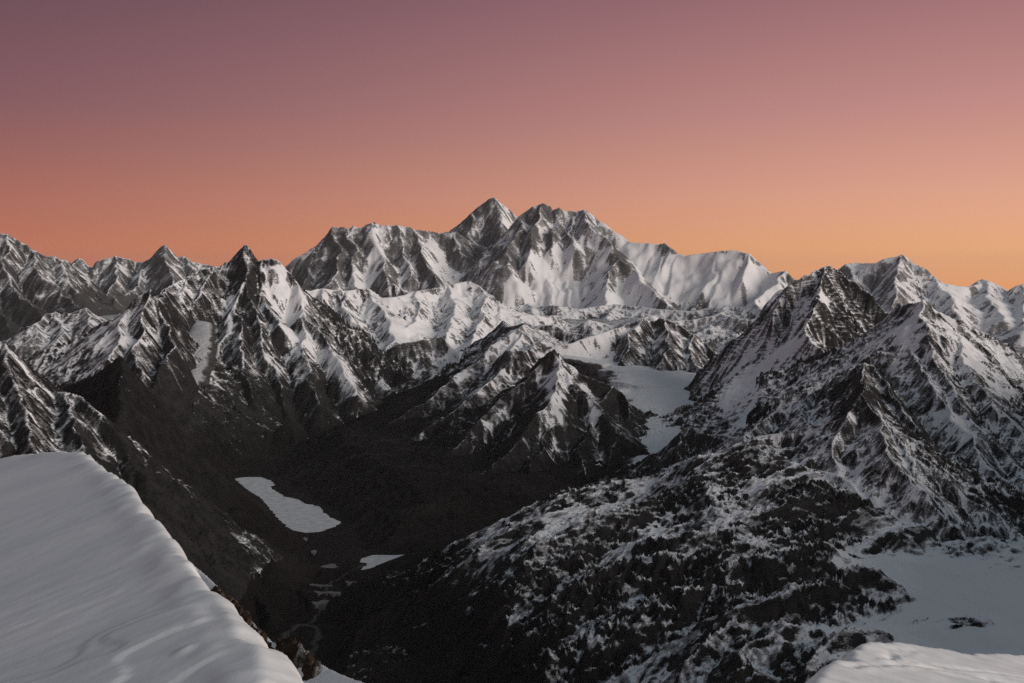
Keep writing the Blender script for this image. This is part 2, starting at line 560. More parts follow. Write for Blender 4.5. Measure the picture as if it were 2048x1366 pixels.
mountain('mountain', 'broad snowy massif with three rocky tops and a long white shoulder to its right', [
    R([(975, 500, 29.7), (1010, 470, 29.6), (1030, 447, 29.6), (1045, 433, 29.5), (1052, 425, 29.4), (1060, 418, 29.3), (1068, 412, 29.2), (1077, 413, 29.2), (1085, 408, 29.2), (1093, 407, 29.2), (1100, 412, 29.2), (1106, 411, 29.2), (1112, 420, 29.2), (1118, 419, 29.1), (1123, 415, 29.1), (1130, 422, 29), (1137, 420, 29), (1150, 422, 29), (1163, 418, 28.9), (1175, 430, 28.9), (1190, 440, 28.8), (1205, 447, 28.7), (1222, 460, 28.6), (1245, 470, 28.4), (1262, 482, 28.2), (1285, 485, 28), (1310, 488, 27.8), (1330, 486, 27.7), (1345, 495, 27.5), (1358, 507, 27.4), (1380, 511, 27.3), (1405, 508, 27.2), (1440, 502, 27), (1472, 500, 26.9), (1490, 505, 26.8), (1500, 507, 26.7), (1515, 520, 26.6), (1530, 535, 26.5), (1545, 546, 26.4), (1565, 541, 26), (1580, 550, 25.8), (1610, 570, 25.6), (1680, 600, 25.5)]),
    R([(1163, 418, 28.9), (1185, 450, 28), (1215, 480, 27.4), (1237, 515, 26.7), (1272, 545, 26), (1307, 578, 25.2), (1345, 612, 24.4), (1375, 640, 23)]),
    R([(1090, 407, 29.2), (1075, 450, 28.2), (1064, 490, 27.4), (1056, 515, 26.9)]),
    R([(1118, 418, 29.2), (1110, 465, 28), (1100, 500, 27.3)]),
    R([(1060, 418, 29.3), (1030, 475, 28), (1005, 505, 27.3), (1030, 545, 26.4)]),
    R([(1150, 422, 29), (1140, 470, 27.9), (1145, 500, 27.2)]),
    R([(1237, 515, 26.7), (1215, 560, 25.9), (1212, 605, 24.8)]),
    R([(1500, 507, 26.7), (1492, 540, 26.2), (1485, 560, 25.8)]),
    R([(1565, 541, 26), (1545, 575, 25.2), (1510, 610, 24.4)]),
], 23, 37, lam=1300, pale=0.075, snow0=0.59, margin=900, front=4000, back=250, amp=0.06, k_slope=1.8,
    polys=[([(1000, 570), (1055, 545), (1095, 490), (1140, 482), (1195, 488), (1232, 530), (1300, 585), (1350, 640), (1050, 645), (990, 610)], 0.60, 0.80),
           ([(1225, 464), (1330, 490), (1410, 512), (1480, 506), (1530, 545), (1560, 590), (1500, 620), (1400, 610), (1345, 605), (1255, 525)], 0.75, 0.85),
           ([(1045, 436), (1090, 410), (1120, 422), (1108, 448), (1060, 455)], -0.40, 0.0),
           ([(1132, 430), (1170, 420), (1228, 482), (1190, 480), (1140, 483), (1128, 470)], -0.42, 0.0),
           ([(1040, 472), (1080, 455), (1088, 500), (1055, 502)], -0.45, 0.0),
           ([(1092, 470), (1118, 470), (1105, 505), (1090, 500)], -0.4, 0.0),
           ([(975, 505), (1035, 505), (1060, 555), (1030, 565), (990, 560)], -0.42, 0.0),
           ([(1222, 485), (1248, 510), (1285, 548), (1255, 552), (1222, 520)], -0.6, 0.0),
           ([(1205, 545), (1235, 540), (1225, 600), (1200, 590)], -0.5, 0.0)])

mountain('mountain', 'hazy snow-streaked mountain rising at the far left edge of the skyline', [
    R([(-200, 500, 24), (-150, 480, 24), (-60, 472, 24), (0, 467, 24), (12, 466, 24), (22, 473, 24), (45, 486, 24), (52, 489, 24), (62, 498, 24), (75, 503, 24), (90, 512, 24), (105, 511, 24.1), (115, 516, 24.1), (140, 522, 24.3), (165, 540, 24.6), (200, 575, 24.6)]),
    R([(60, 497, 24), (80, 535, 23), (118, 590, 21.9), (165, 618, 21)]),
    R([(12, 466, 24), (5, 520, 23), (20, 570, 22.2), (60, 600, 21.4), (90, 640, 20.6)]),
    R([(-60, 472, 24), (-40, 560, 22), (0, 620, 21), (20, 660, 20)]),
    R([(110, 514, 24.1), (140, 555, 23.2), (150, 585, 22.6)]),
], 21, 51, lam=1100, pale=0.03, snow0=0.44, alt=(5900, 6450, 0.75), margin=700, front=1800, back=250)

mountain('mountain', 'hazy range on the left with a sharp dark pyramid standing above it', [
    R([(90, 540, 27), (140, 525, 27), (150, 518, 27), (158, 515, 27), (168, 519, 27), (178, 528, 27), (190, 534, 27), (197, 522, 27), (215, 516, 27), (226, 514, 27), (233, 510, 27), (242, 514, 27), (250, 516, 27), (262, 519, 27), (272, 524, 27), (285, 523, 27), (298, 518, 27), (305, 512, 27), (312, 505, 27), (325, 493, 27), (333, 488, 27), (345, 500, 27), (357, 516, 27), (365, 513, 27), (371, 512, 27), (380, 522, 27), (400, 527, 27), (420, 530, 27), (455, 535, 27), (500, 548, 27), (560, 560, 27)], (0.4, 0.55, 700)),
    R([(333, 488, 27), (338, 525, 26), (350, 560, 25.1), (335, 590, 24.2)]),
    R([(300, 518, 27), (272, 565, 25.6), (240, 600, 24.6)]),
    R([(233, 510, 27), (225, 560, 25.6), (220, 590, 24.8)]),
    R([(158, 515, 27), (150, 560, 25.5), (180, 600, 24.4)]),
    R([(371, 512, 27), (400, 560, 25.6), (410, 590, 24.6)]),
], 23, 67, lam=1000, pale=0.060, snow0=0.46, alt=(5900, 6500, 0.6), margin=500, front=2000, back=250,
    polys=[([(325, 500), (333, 490), (350, 520), (375, 570), (345, 580), (315, 560), (300, 545)], -0.12, 0)])

mountain('mountain', 'long white snow mountain on the right skyline above the lower valley', [
    R([(1560, 580, 20), (1620, 556, 19.9), (1660, 545, 19.8), (1690, 535, 19.5), (1698, 528, 19.3), (1715, 525, 19.3), (1730, 526, 19.2), (1755, 526, 19), (1765, 519, 19), (1775, 517, 19), (1790, 512, 19), (1800, 508, 19), (1812, 515, 19), (1822, 522, 18.9), (1840, 531, 18.7), (1855, 538, 18.6), (1870, 550, 18.5), (1900, 567, 18.4), (1930, 573, 18.6), (1950, 567, 18.8), (1958, 561, 19), (1966, 558, 19), (1975, 563, 19), (1990, 575, 19), (2010, 583, 19), (2017, 577, 18.6), (2035, 570, 18.5), (2060, 568, 18.5), (2130, 555, 18.5)], (0.3, 0.45, 900)),
    R([(1800, 508, 19), (1792, 560, 18), (1780, 610, 17)]),
    R([(1870, 550, 18.5), (1900, 592, 17.7), (1922, 640, 16.8)], (0.2, 0.4, 600)),
    R([(1966, 558, 19), (1985, 605, 17.8), (2010, 640, 16.9)], (0.2, 0.4, 600)),
    R([(1700, 528, 19.3), (1720, 580, 18.2), (1740, 620, 17.2)]),
    R([(2060, 568, 18.5), (2045, 620, 17.4), (2048, 660, 16.4)], (0.2, 0.4, 600)),
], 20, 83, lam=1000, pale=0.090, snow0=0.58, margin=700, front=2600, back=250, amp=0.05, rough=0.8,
    polys=[([(1920, 600), (1985, 560), (2048, 590), (2048, 640), (1960, 640)], 0.3, 0.5), ([(1890, 565), (1945, 572), (1915, 610)], 0.5, 0.8)])

mountain('mountain', 'low broken snow hummocks along the foot of the snowy massif', [
    R([(960, 640, 20.5), (1010, 622, 21), (1060, 606, 21.5), (1085, 612, 21.5), (1110, 610, 21), (1160, 618, 21), (1230, 608, 21.5), (1300, 616, 21), (1380, 622, 20.5), (1450, 610, 20.5), (1520, 618, 20), (1560, 632, 19.5), (1620, 650, 19)], (0.3, 0.25, 500)),
    R([(1060, 652, 17.5), (1120, 648, 17.5), (1150, 655, 17.5), (1180, 639, 17.5), (1215, 650, 17.5), (1240, 646, 17.5), (1300, 630, 17), (1340, 642, 17), (1380, 640, 17), (1440, 627, 17), (1500, 640, 16.5), (1550, 624, 16.5), (1600, 650, 16)], (0.3, 0.25, 400)),
    R([(1060, 606, 21.5), (1070, 635, 20)], (0.3, 0.25, 500)), R([(1230, 608, 21.5), (1220, 640, 20)], (0.3, 0.25, 500)), R([(1450, 610, 20.5), (1430, 640, 19)], (0.3, 0.25, 500)),
], 17, 91, lam=650, pale=0.060, snow0=0.50, margin=700, front=900, back=300, amp=0.10)

mountain('mountain', 'low rocky snow-patched hill in the far side valley at the left', [
    R([(-20, 705, 17.8), (20, 690, 18), (50, 665, 18.5), (75, 645, 19), (97, 626, 19.3), (106, 627, 19.4), (115, 622, 19.5), (130, 629, 19.5), (137, 623, 19.5), (145, 627, 19.5), (160, 618, 19.5), (172, 614, 19.5), (190, 626, 19.5), (212, 642, 19.5), (240, 665, 19.5), (290, 700, 19.5)], (0.25, 0.45, 500)),
    R([(172, 614, 19.5), (185, 650, 18.7), (195, 690, 18)], (0.25, 0.45, 500)),
    R([(115, 622, 19.5), (122, 665, 18.6), (110, 690, 18)], (0.25, 0.45, 500)),
    R([(75, 645, 19), (60, 685, 18)], (0.25, 0.45, 500)),
], 16, 97, lam=700, pale=0.02, snow0=0.40, margin=700, front=900, back=250)

mountain('mountain', 'glaciated rock wall of snow shelves in front of the snowy massif', [
    R([(540, 600, 16.5), (590, 577, 17), (620, 581, 17), (640, 577, 17.1), (660, 579, 17.2), (690, 581, 17.3), (715, 577, 17.4), (735, 576, 17.5), (745, 586, 17.4), (760, 596, 17.3), (790, 594, 17.5), (812, 590, 17.8), (830, 583, 18), (850, 579, 18.1), (870, 575, 18.3), (905, 569, 18.5), (935, 562, 18.7), (950, 568, 18.6), (965, 580, 18.4), (980, 592, 18.2), (995, 610, 18), (1003, 625, 17.8), (1015, 633, 17.8), (1045, 630, 18), (1080, 631, 18.2), (1110, 630, 18.3), (1140, 645, 18.3), (1180, 665, 18)], (0.5, 0.30, 500)),
    R([(735, 576, 17.5), (772, 625, 16.7), (792, 670, 15.9), (775, 700, 15.2)], (0.35, 0.4, 400)),
    R([(690, 581, 17.3), (700, 640, 16.2), (720, 690, 15.3), (745, 740, 14.4), (770, 775, 13.7)], (0.35, 0.4, 400)),
    R([(640, 577, 17.1), (650, 640, 15.9), (680, 700, 14.8), (710, 750, 13.9)], (0.35, 0.4, 400)),
    R([(835, 582, 18), (828, 640, 16.9), (800, 655, 16.4)], (0.35, 0.35, 400)),
    R([(905, 569, 18.5), (915, 630, 17.2), (895, 665, 16.4)], (0.35, 0.35, 400)),
    R([(965, 580, 18.4), (965, 640, 17.1), (945, 690, 16), (905, 735, 15), (870, 765, 14.2)], (0.35, 0.35, 400)),
    R([(775, 700, 15.2), (805, 688, 15.2), (840, 678, 15.3), (880, 672, 15.5), (900, 695, 15.3), (915, 715, 15.2)], (0.8, 0.35, 250)),
    R([(1003, 625, 17.8), (990, 660, 17), (1000, 690, 16)], (0.35, 0.35, 400)),
    R([(765, 585, 20), (778, 573, 20), (788, 565, 20), (797, 574, 20), (812, 582, 20), (825, 590, 20)], (0.5, 0.6, 500)),
], 14, 113, lam=800, pale=0.02, snow0=0.66, margin=700, front=1500, back=300, amp=0.085,
    polys=[([(790, 640), (835, 625), (890, 660), (860, 675), (800, 690), (770, 690)], 0.6, 0.8),
           ([(740, 590), (790, 596), (815, 620), (790, 625)], 0.5, 0.5),
           ([(890, 675), (920, 690), (980, 690), (930, 720), (890, 745)], 0.5, 0.8),
           ([(820, 590), (930, 568), (975, 592), (940, 620), (860, 612)], 0.3, 0.2),
           ([(775, 700), (840, 682), (890, 685), (905, 735), (850, 750), (780, 738)], -0.25, 0),
           ([(700, 700), (760, 720), (760, 800), (680, 800)], -0.35, 0)], alt=(4950, 5200, 0.6))

mountain('mountain', 'twin-topped rock and ice mountain on the left above the dark valley head', [
    R([(300, 600, 13.2), (335, 578, 13.7), (347, 569, 13.9), (365, 560, 14.1), (376, 552, 14.3), (385, 545, 14.4), (397, 540, 14.5), (405, 535, 14.6), (425, 533, 14.7), (440, 540, 14.8), (453, 537, 14.8), (462, 520, 14.9), (470, 508, 15), (477, 498, 15), (486, 490, 15), (497, 490, 15), (505, 500, 15), (516, 518, 15), (522, 524, 14.9), (530, 517, 14.9), (537, 518, 14.9), (545, 515, 14.9), (558, 520, 14.9), (568, 532, 15), (580, 546, 15.1), (592, 562, 15.2), (602, 580, 15.3), (640, 600, 15.5)], (0.7, 0.6, 500)),
    R([(490, 490, 15), (487, 525, 14.7), (487, 560, 14.4), (470, 605, 14), (455, 650, 13.5), (432, 705, 13), (405, 760, 12.3), (388, 800, 11.9)]),
    R([(487, 560, 14.4), (510, 620, 13.8), (530, 680, 13.2), (552, 740, 12.7), (570, 800, 12.2), (580, 830, 11.9)]),
    R([(530, 517, 14.9), (520, 560, 14.6), (535, 605, 14.2), (560, 650, 13.6)]),
    R([(568, 532, 15), (588, 570, 14.7), (612, 622, 14.3), (650, 680, 13.6), (692, 740, 13), (722, 790, 12.5)]),
    R([(612, 622, 14.3), (600, 690, 13.4), (618, 760, 12.6), (640, 810, 12.1)]),
    R([(470, 605, 14), (480, 680, 13), (490, 750, 12.3), (500, 800, 11.9)]),
    R([(425, 533, 14.7), (400, 580, 14), (385, 620, 13.6)], (0.5, 0.5, 400)),
    R([(385, 545, 14.4), (360, 585, 13.8), (350, 610, 13.4)], (0.5, 0.5, 400)),
], 12, 131, lam=800, snow0=0.54, margin=700, front=1700, back=300, amp=0.09,
    alt=(4950, 5450, 0.75),
    polys=[([(520, 548), (565, 530), (592, 575), (618, 615), (600, 645), (545, 610)], 0.6, 0.6),
           ([(545, 625), (600, 650), (660, 695), (695, 740), (720, 785), (698, 782), (640, 722), (580, 685)], 0.6, 0.5),
           ([(484, 492), (500, 490), (520, 524), (500, 548), (458, 542)], -0.45, 0),
           ([(440, 590), (465, 590), (480, 580), (470, 615), (455, 622)], 0.7, 0.5),
           ([(380, 780), (480, 740), (560, 760), (660, 760), (680, 830), (540, 870), (400, 850)], -0.5, 0)])

mountain('mountain', 'snowy triangular peak beside the narrow left-hand glacier', [
    R([(297, 577, 12.5), (285, 584, 12.5), (275, 592, 12.5), (250, 618, 12.4), (220, 645, 12.2), (180, 681, 12), (140, 716, 11.8), (100, 745, 11.6), (60, 768, 11.5), (0, 800, 11.3)], (0.3, 0.65, 500)),
    R([(297, 577, 12.5), (312, 600, 12.4), (326, 626, 12.3), (338, 656, 12), (345, 690, 11.6), (330, 722, 11.2), (310, 745, 10.9), (300, 790, 10.5)], (0.4, 1.3, 400)),
    R([(312, 600, 12.4), (325, 592, 13), (340, 575, 13.6)], (0.5, 1.1, 300)),
    R([(297, 577, 12.5), (288, 640, 12), (275, 690, 11.4), (278, 730, 11), (280, 780, 10.5)], (0.2, 0.95, 400)),
    R([(250, 618, 12.4), (235, 680, 11.6), (225, 720, 11.1)], (0.2, 0.45, 400)),
], 11, 149, lam=700, snow0=0.36, margin=900, front=1300, back=300, amp=0.06, alt=(5250, 5600, 0.8),
    polys=[([(297, 578), (330, 625), (352, 672), (320, 690), (280, 700), (230, 690), (175, 700), (240, 632)], 0.22, 0.3),
           ([(300, 735), (335, 725), (330, 800), (295, 800)], -0.5, 0)])

mountain('mountain', 'snow-crested rocky ridge behind the right-hand glacier basin', [
    R([(1010, 700, 12.4), (1060, 700, 12.6), (1110, 692, 12.8), (1160, 680, 13), (1200, 668, 13.2), (1240, 655, 13.4), (1262, 645, 13.5), (1278, 635, 13.6), (1290, 640, 13.6), (1305, 642, 13.6), (1320, 634, 13.6), (1335, 638, 13.6), (1360, 646, 13.6), (1385, 665, 13.5), (1400, 682, 13.4), (1430, 702, 13.2), (1470, 730, 13)], (0.9, 0.35, 300)),
    R([(1278, 635, 13.6), (1262, 685, 13), (1248, 725, 12.6)], (0.6, 0.4, 250)),
    R([(1335, 638, 13.6), (1330, 700, 12.8), (1322, 745, 12.35)], (0.6, 0.4, 250)),
    R([(1385, 665, 13.5), (1380, 710, 12.9), (1390, 740, 12.5)], (0.6, 0.4, 250)),
    R([(1000, 640, 15), (1020, 653, 14.6), (1045, 645, 14.4), (1075, 652, 14.3), (1100, 648, 14.3), (1130, 662, 14.2), (1160, 668, 14)], (0.5, 0.5, 300)),
], 10, 163, lam=500, snow0=0.40, margin=500, front=900, back=300, amp=0.08,
    polys=[([(1060, 702), (1120, 690), (1200, 668), (1285, 633), (1270, 650), (1230, 680), (1210, 712), (1235, 730), (1180, 730), (1110, 715)], 0.8, 0.7)])

mountain('mountain', 'bare diagonal ribs streaked with snow falling left from the central crest', [
    R([(1100, 665, 13.7), (1045, 648, 13.5), (1010, 672, 13.2), (960, 716, 12.8), (900, 766, 12.4), (850, 801, 12.1), (790, 842, 11.8), (740, 870, 11.6), (700, 890, 11.4)], (0.3, 0.42, 400)),
    R([(1100, 665, 13.7), (1062, 692, 12.8), (1000, 742, 12.2), (940, 792, 11.6), (880, 842, 11), (800, 892, 10.6), (740, 942, 10.1), (705, 1000, 9.5), (718, 1050, 8.9)], (0.3, 0.42, 400)),
    R([(1040, 650, 13.5), (1030, 690, 13), (990, 730, 12.6)], (0.3, 0.42, 400)),
], 10, 181, lam=550, snow0=0.50, margin=700, front=700, back=300, amp=0.07, alt=(5050, 5550, 0.8),
    polys=[([(1035, 668), (1048, 680), (1010, 725), (985, 745), (1000, 710)], 0.7, 0.6)])

mountain('mountain', 'black cliffed peak with a white snow crest left of the glacier tongue', [
    R([(1100, 699, 10.8), (1108, 697, 10.8), (1118, 706, 10.8), (1128, 720, 10.75), (1140, 737, 10.7), (1160, 748, 10.65), (1180, 756, 10.6), (1215, 771, 10.6), (1245, 790, 10.5), (1265, 815, 10.4), (1280, 850, 10.25), (1286, 878, 10.05), (1255, 930, 9.6)], (0.6, 1.5, 300)),
    R([(1100, 699, 10.8), (1060, 742, 10.7), (1010, 792, 10.5), (960, 842, 10.2), (920, 882, 9.9), (880, 932, 9.6), (800, 1000, 9), (750, 1042, 8.5)], (0.3, 0.42, 400)),
    R([(1118, 706, 10.8), (1120, 755, 10.4), (1100, 802, 10), (1060, 862, 9.6), (1000, 922, 9.2), (940, 970, 8.8)], (0.5, 0.45, 300)),
    R([(1215, 771, 10.6), (1185, 842, 10), (1160, 900, 9.5), (1170, 955, 9.05)], (0.4, 0.75, 250)),
    R([(1150, 745, 10.65), (1130, 810, 10.1), (1090, 880, 9.55), (1060, 940, 9.1)], (0.4, 0.75, 250)),
    R([(1265, 815, 10.4), (1240, 870, 9.9), (1215, 930, 9.4)], (0.4, 0.75, 250)),
], 8, 199, lam=450, snow0=0.18, margin=600, front=700, back=250, amp=0.085, alt=(5050, 5650, 0.35),
    polys=[([(1096, 700), (1110, 694), (1150, 735), (1210, 765), (1180, 765), (1135, 740), (1112, 712), (1092, 735), (1075, 755), (1085, 722)], 0.75, 0.3),
           ([(960, 850), (1010, 810), (1030, 800), (1000, 850), (970, 880)], 0.6, 0.2)])

mountain('mountain', 'black shadowed pyramid whose long spur drops to the frozen lake', [
    R([(245, 711, 8), (230, 720, 8.1), (215, 728, 8.2), (185, 750, 8.4), (150, 766, 8.6), (100, 778, 9), (50, 792, 9.2), (-60, 800, 9.4)], (0.3, 1.2, 300)),
    R([(245, 711, 8), (262, 726, 8.05), (275, 752, 8.15), (290, 787, 8.3), (304, 832, 8.6), (318, 880, 9.0), (322, 925, 9.25), (335, 966, 9.3), (402, 1002, 8.65), (478, 1050, 7.9), (532, 1098, 7.35), (595, 1150, 6.95), (620, 1205, 6.55)], (0.3, 1.2, 300)),
    R([(318, 880, 9.0), (315, 960, 8.0), (360, 1050, 7.2), (420, 1150, 6.5)], (0.3, 1.2, 300)),
    R([(402, 1002, 8.65), (410, 1060, 7.7), (480, 1150, 6.9), (540, 1230, 6.3)], (0.3, 1.2, 300)),
    R([(245, 711, 8), (240, 800, 7.5), (230, 890, 7.0), (260, 990, 6.5), (320, 1080, 6.1)], (0.3, 1.2, 300)),
], 10, 211, lam=420, pale=-0.012, snow0=-0.45, margin=500, front=1500, back=350, amp=0.06, alt=(5300, 5900, 0.15),
    polys=[([(245, 713), (190, 748), (150, 766), (170, 775), (225, 740)], 0.7, 0)])

mountain('mountain', 'snow-dusted brown rock peak cut off by the left edge of the picture', [
    R([(-250, 620, 5.3), (-120, 670, 5.4), (-40, 690, 5.45), (0, 682, 5.5), (8, 681, 5.5), (18, 692, 5.5), (35, 708, 5.5), (45, 722, 5.5), (55, 736, 5.5), (75, 764, 5.5), (95, 778, 5.5), (108, 786, 5.5), (130, 783, 5.45), (165, 791, 5.4), (185, 801, 5.35), (205, 832, 5.25), (232, 872, 5.15), (262, 916, 5.05), (300, 950, 4.95)], (0.3, 0.8, 250)),
    R([(8, 681, 5.5), (40, 790, 5.1), (62, 850, 4.8), (65, 920, 4.55)], (0.3, 0.75, 250)),
    R([(130, 783, 5.45), (150, 850, 5), (170, 920, 4.7)], (0.3, 0.75, 250)),
    R([(-60, 690, 5.45), (-20, 800, 5), (0, 880, 4.7)], (0.3, 0.75, 250)),
], 7, 229, lam=330, snow0=0.37, margin=400, front=900, back=250, amp=0.075, alt=(5350, 5700, 0.35), polys=[([(192, 800), (235, 865), (300, 940), (420, 1000), (580, 1120), (580, 1300), (200, 1300), (180, 950), (172, 860)], -1.3, 0)])

mountain('mountain', 'big layered rock peak with a dark banded face right of the glacier basin', [
    R([(1650, 532, 11.5), (1640, 538, 11.5), (1628, 540, 11.45), (1610, 550, 11.4), (1600, 549, 11.4), (1580, 566, 11.35), (1570, 573, 11.3), (1560, 590, 11.3), (1530, 626, 11.3), (1490, 672, 11.35), (1450, 706, 11.45), (1415, 735, 11.6), (1395, 752, 11.7)], (0.3, 0.9, 400)),
    R([(1650, 532, 11.5), (1664, 531, 11.5), (1675, 537, 11.6), (1690, 545, 11.55), (1700, 556, 11.5), (1712, 562, 11.45), (1722, 576, 11.4), (1735, 585, 11.35), (1745, 602, 11.3), (1775, 627, 11.2), (1800, 662, 11), (1850, 700, 10.8)], (1.1, 0.5, 450)),
    R([(1650, 532, 11.5), (1640, 582, 11), (1612, 642, 10.6), (1596, 682, 10.6), (1545, 722, 10.9), (1495, 772, 11.0), (1458, 802, 11.0), (1442, 824, 10.9)], (0.3, 0.85, 350)),
    R([(1610, 642, 10.6), (1640, 702, 9.95), (1652, 745, 9.6)], (0.7, 0.5, 300)),
    R([(1560, 590, 11.3), (1545, 650, 11.0), (1515, 695, 10.95), (1485, 725, 11.05)], (0.3, 0.85, 300)),
    R([(1505, 765, 10.95), (1505, 815, 10.2), (1500, 860, 9.5)], (0.3, 0.9, 300)),
    R([(1570, 705, 10.75), (1580, 770, 9.8), (1570, 830, 9.0)], (0.3, 0.8, 300)),
], 8.5, 241, lam=480, snow0=0.42, margin=500, front=1500, back=250, amp=0.075, terrace=38, k_slope=2.0, strata=0.7,
    polys=[([(1640, 600), (1700, 590), (1745, 605), (1775, 630), (1765, 700), (1740, 745), (1640, 745), (1610, 690), (1612, 640)], -0.10, 0),
           ([(1650, 535), (1690, 548), (1745, 604), (1700, 600), (1650, 600)], 0.22, 0),
           ([(1630, 580), (1642, 575), (1665, 605), (1640, 600)], 0.8, 0.4),
           ([(1640, 540), (1560, 602), (1480, 695), (1400, 755), (1395, 745), (1470, 668), (1550, 584), (1625, 538)], 0.4, 0.2),
           ([(1600, 690), (1545, 728), (1490, 780), (1445, 825), (1440, 800), (1490, 755), (1550, 705), (1585, 675)], 0.7, 0.6)])

mountain('mountain', 'steep snow-streaked peak at the right edge with a long bright right flank', [
    R([(1846, 599, 8.6), (1830, 613, 8.6), (1822, 627, 8.55), (1810, 641, 8.5), (1790, 676, 8.4), (1770, 696, 8.4), (1740, 706, 8.4), (1720, 722, 8.3), (1690, 746, 8.3), (1665, 762, 8.3)], (0.6, 0.5, 300)),
    R([(1755, 660, 9.2), (1780, 622, 9.2), (1797, 605, 9.2), (1808, 609, 9.1), (1820, 608, 9), (1835, 604, 8.9), (1846, 599, 8.6)], (0.6, 0.6, 300)),
    R([(1846, 599, 8.6), (1858, 600, 8.6), (1870, 611, 8.6), (1885, 628, 8.55), (1900, 641, 8.5), (1920, 655, 8.45), (1940, 676, 8.4), (1980, 716, 8.3), (2010, 746, 8.2), (2048, 782, 8.1), (2150, 850, 7.9)], (0.3, 0.5, 400)),
    R([(1846, 599, 8.6), (1848, 652, 8.2), (1872, 722, 7.8), (1922, 802, 7.3), (1985, 882, 6.9), (2070, 962, 6.5)], (0.3, 0.42, 350)),
    R([(1790, 676, 8.4), (1815, 690, 8.15), (1835, 722, 7.85), (1882, 792, 7.35), (1922, 852, 6.95), (1985, 932, 6.5), (2060, 1010, 6.1)], (0.5, 0.42, 350)),
    R([(1900, 641, 8.5), (1930, 720, 7.9), (1990, 810, 7.3), (2060, 880, 6.9)], (0.3, 0.42, 350)),
], 7.5, 257, lam=480, snow0=0.49, margin=400, front=900, back=250, amp=0.085,
    polys=[([(1830, 615), (1845, 602), (1835, 650), (1800, 690), (1785, 685), (1812, 645)], 0.7, 0.5),
           ([(1880, 630), (1950, 690), (2048, 790), (2000, 790), (1940, 730), (1890, 680)], 0.45, 0.4),
           ([(1860, 830), (1930, 830), (1970, 900), (1920, 890)], 0.5, 0.6)])

mountain('mountain', 'dark rock tower and snow-striped spurs above the lower right snowfield', [
    R([(1640, 775, 8.0), (1665, 762, 7.9), (1700, 737, 7.7), (1712, 727, 7.6), (1725, 724, 7.6), (1745, 732, 7.6), (1770, 762, 7.4), (1800, 810, 7.1), (1840, 860, 6.8)], (0.8, 0.5, 250)),
    R([(1725, 724, 7.6), (1735, 770, 7.1), (1725, 788, 6.5)], (0.8, 0.5, 250)),
    R([(1725, 788, 6.5), (1745, 812, 6.35), (1762, 832, 6.25), (1812, 882, 6.05), (1872, 942, 5.85), (1942, 1002, 5.65), (2048, 1070, 5.45), (2150, 1130, 5.2)], (0.5, 0.45, 250)),
    R([(1725, 788, 6.5), (1692, 832, 6.35), (1660, 882, 6.2), (1680, 950, 5.92), (1742, 1002, 5.65), (1802, 1042, 5.45), (1872, 1080, 5.2), (1930, 1104, 5.05)], (0.45, 0.45, 250)),
    R([(1692, 832, 6.35), (1622, 850, 6.5), (1545, 868, 6.55), (1480, 880, 6.55), (1400, 930, 6.45), (1340, 975, 6.35)], (0.4, 0.4, 250)),
    R([(1480, 880, 6.55), (1560, 915, 6.25), (1630, 938, 6.05), (1680, 950, 5.92)], (0.3, 0.4, 200)),
    R([(1762, 832, 6.25), (1780, 900, 5.9), (1830, 970, 5.6), (1900, 1050, 5.3)], (0.4, 0.42, 200)),
    R([(1812, 882, 6.05), (1850, 970, 5.7), (1920, 1040, 5.4), (2000, 1090, 5.2)], (0.4, 0.42, 200)),
    R([(1640, 775, 8.0), (1600, 800, 7.8), (1540, 830, 7.6), (1500, 862, 7.3), (1480, 880, 6.55)], (0.4, 0.42, 250)),
    R([(1600, 800, 7.8), (1610, 840, 7.3), (1640, 870, 6.6)], (0.4, 0.42, 250)),
], 6, 271, lam=360, snow0=0.45, margin=400, front=700, back=250, amp=0.085,
    polys=[([(1690, 740), (1735, 728), (1765, 760), (1750, 795), (1700, 790), (1680, 765)], -0.5, 0),
           ([(1672, 948), (1700, 960), (1800, 1030), (1880, 1078), (1850, 1080), (1780, 1050), (1700, 1000)], 0.4, 0)])

mountain('mountain', 'low black rock knob at the right side of the glacier tongue', [
    R([(1335, 900, 8.9), (1350, 872, 8.8), (1370, 855, 8.75), (1390, 855, 8.7), (1410, 864, 8.6), (1450, 880, 8.4), (1500, 890, 8.2), (1560, 870, 8.2)], (0.9, 0.4, 200)),
    R([(1370, 855, 8.75), (1355, 920, 8.3), (1340, 950, 8.1)], (0.8, 0.4, 200)),
    R([(1450, 880, 8.4), (1400, 930, 7.9), (1340, 960, 7.6), (1270, 990, 7.3)], (0.4, 0.4, 200)),
], 8, 283, lam=300, snow0=0.15, margin=350, front=600, back=250, amp=0.07, alt=(4900, 5300, 0.2))


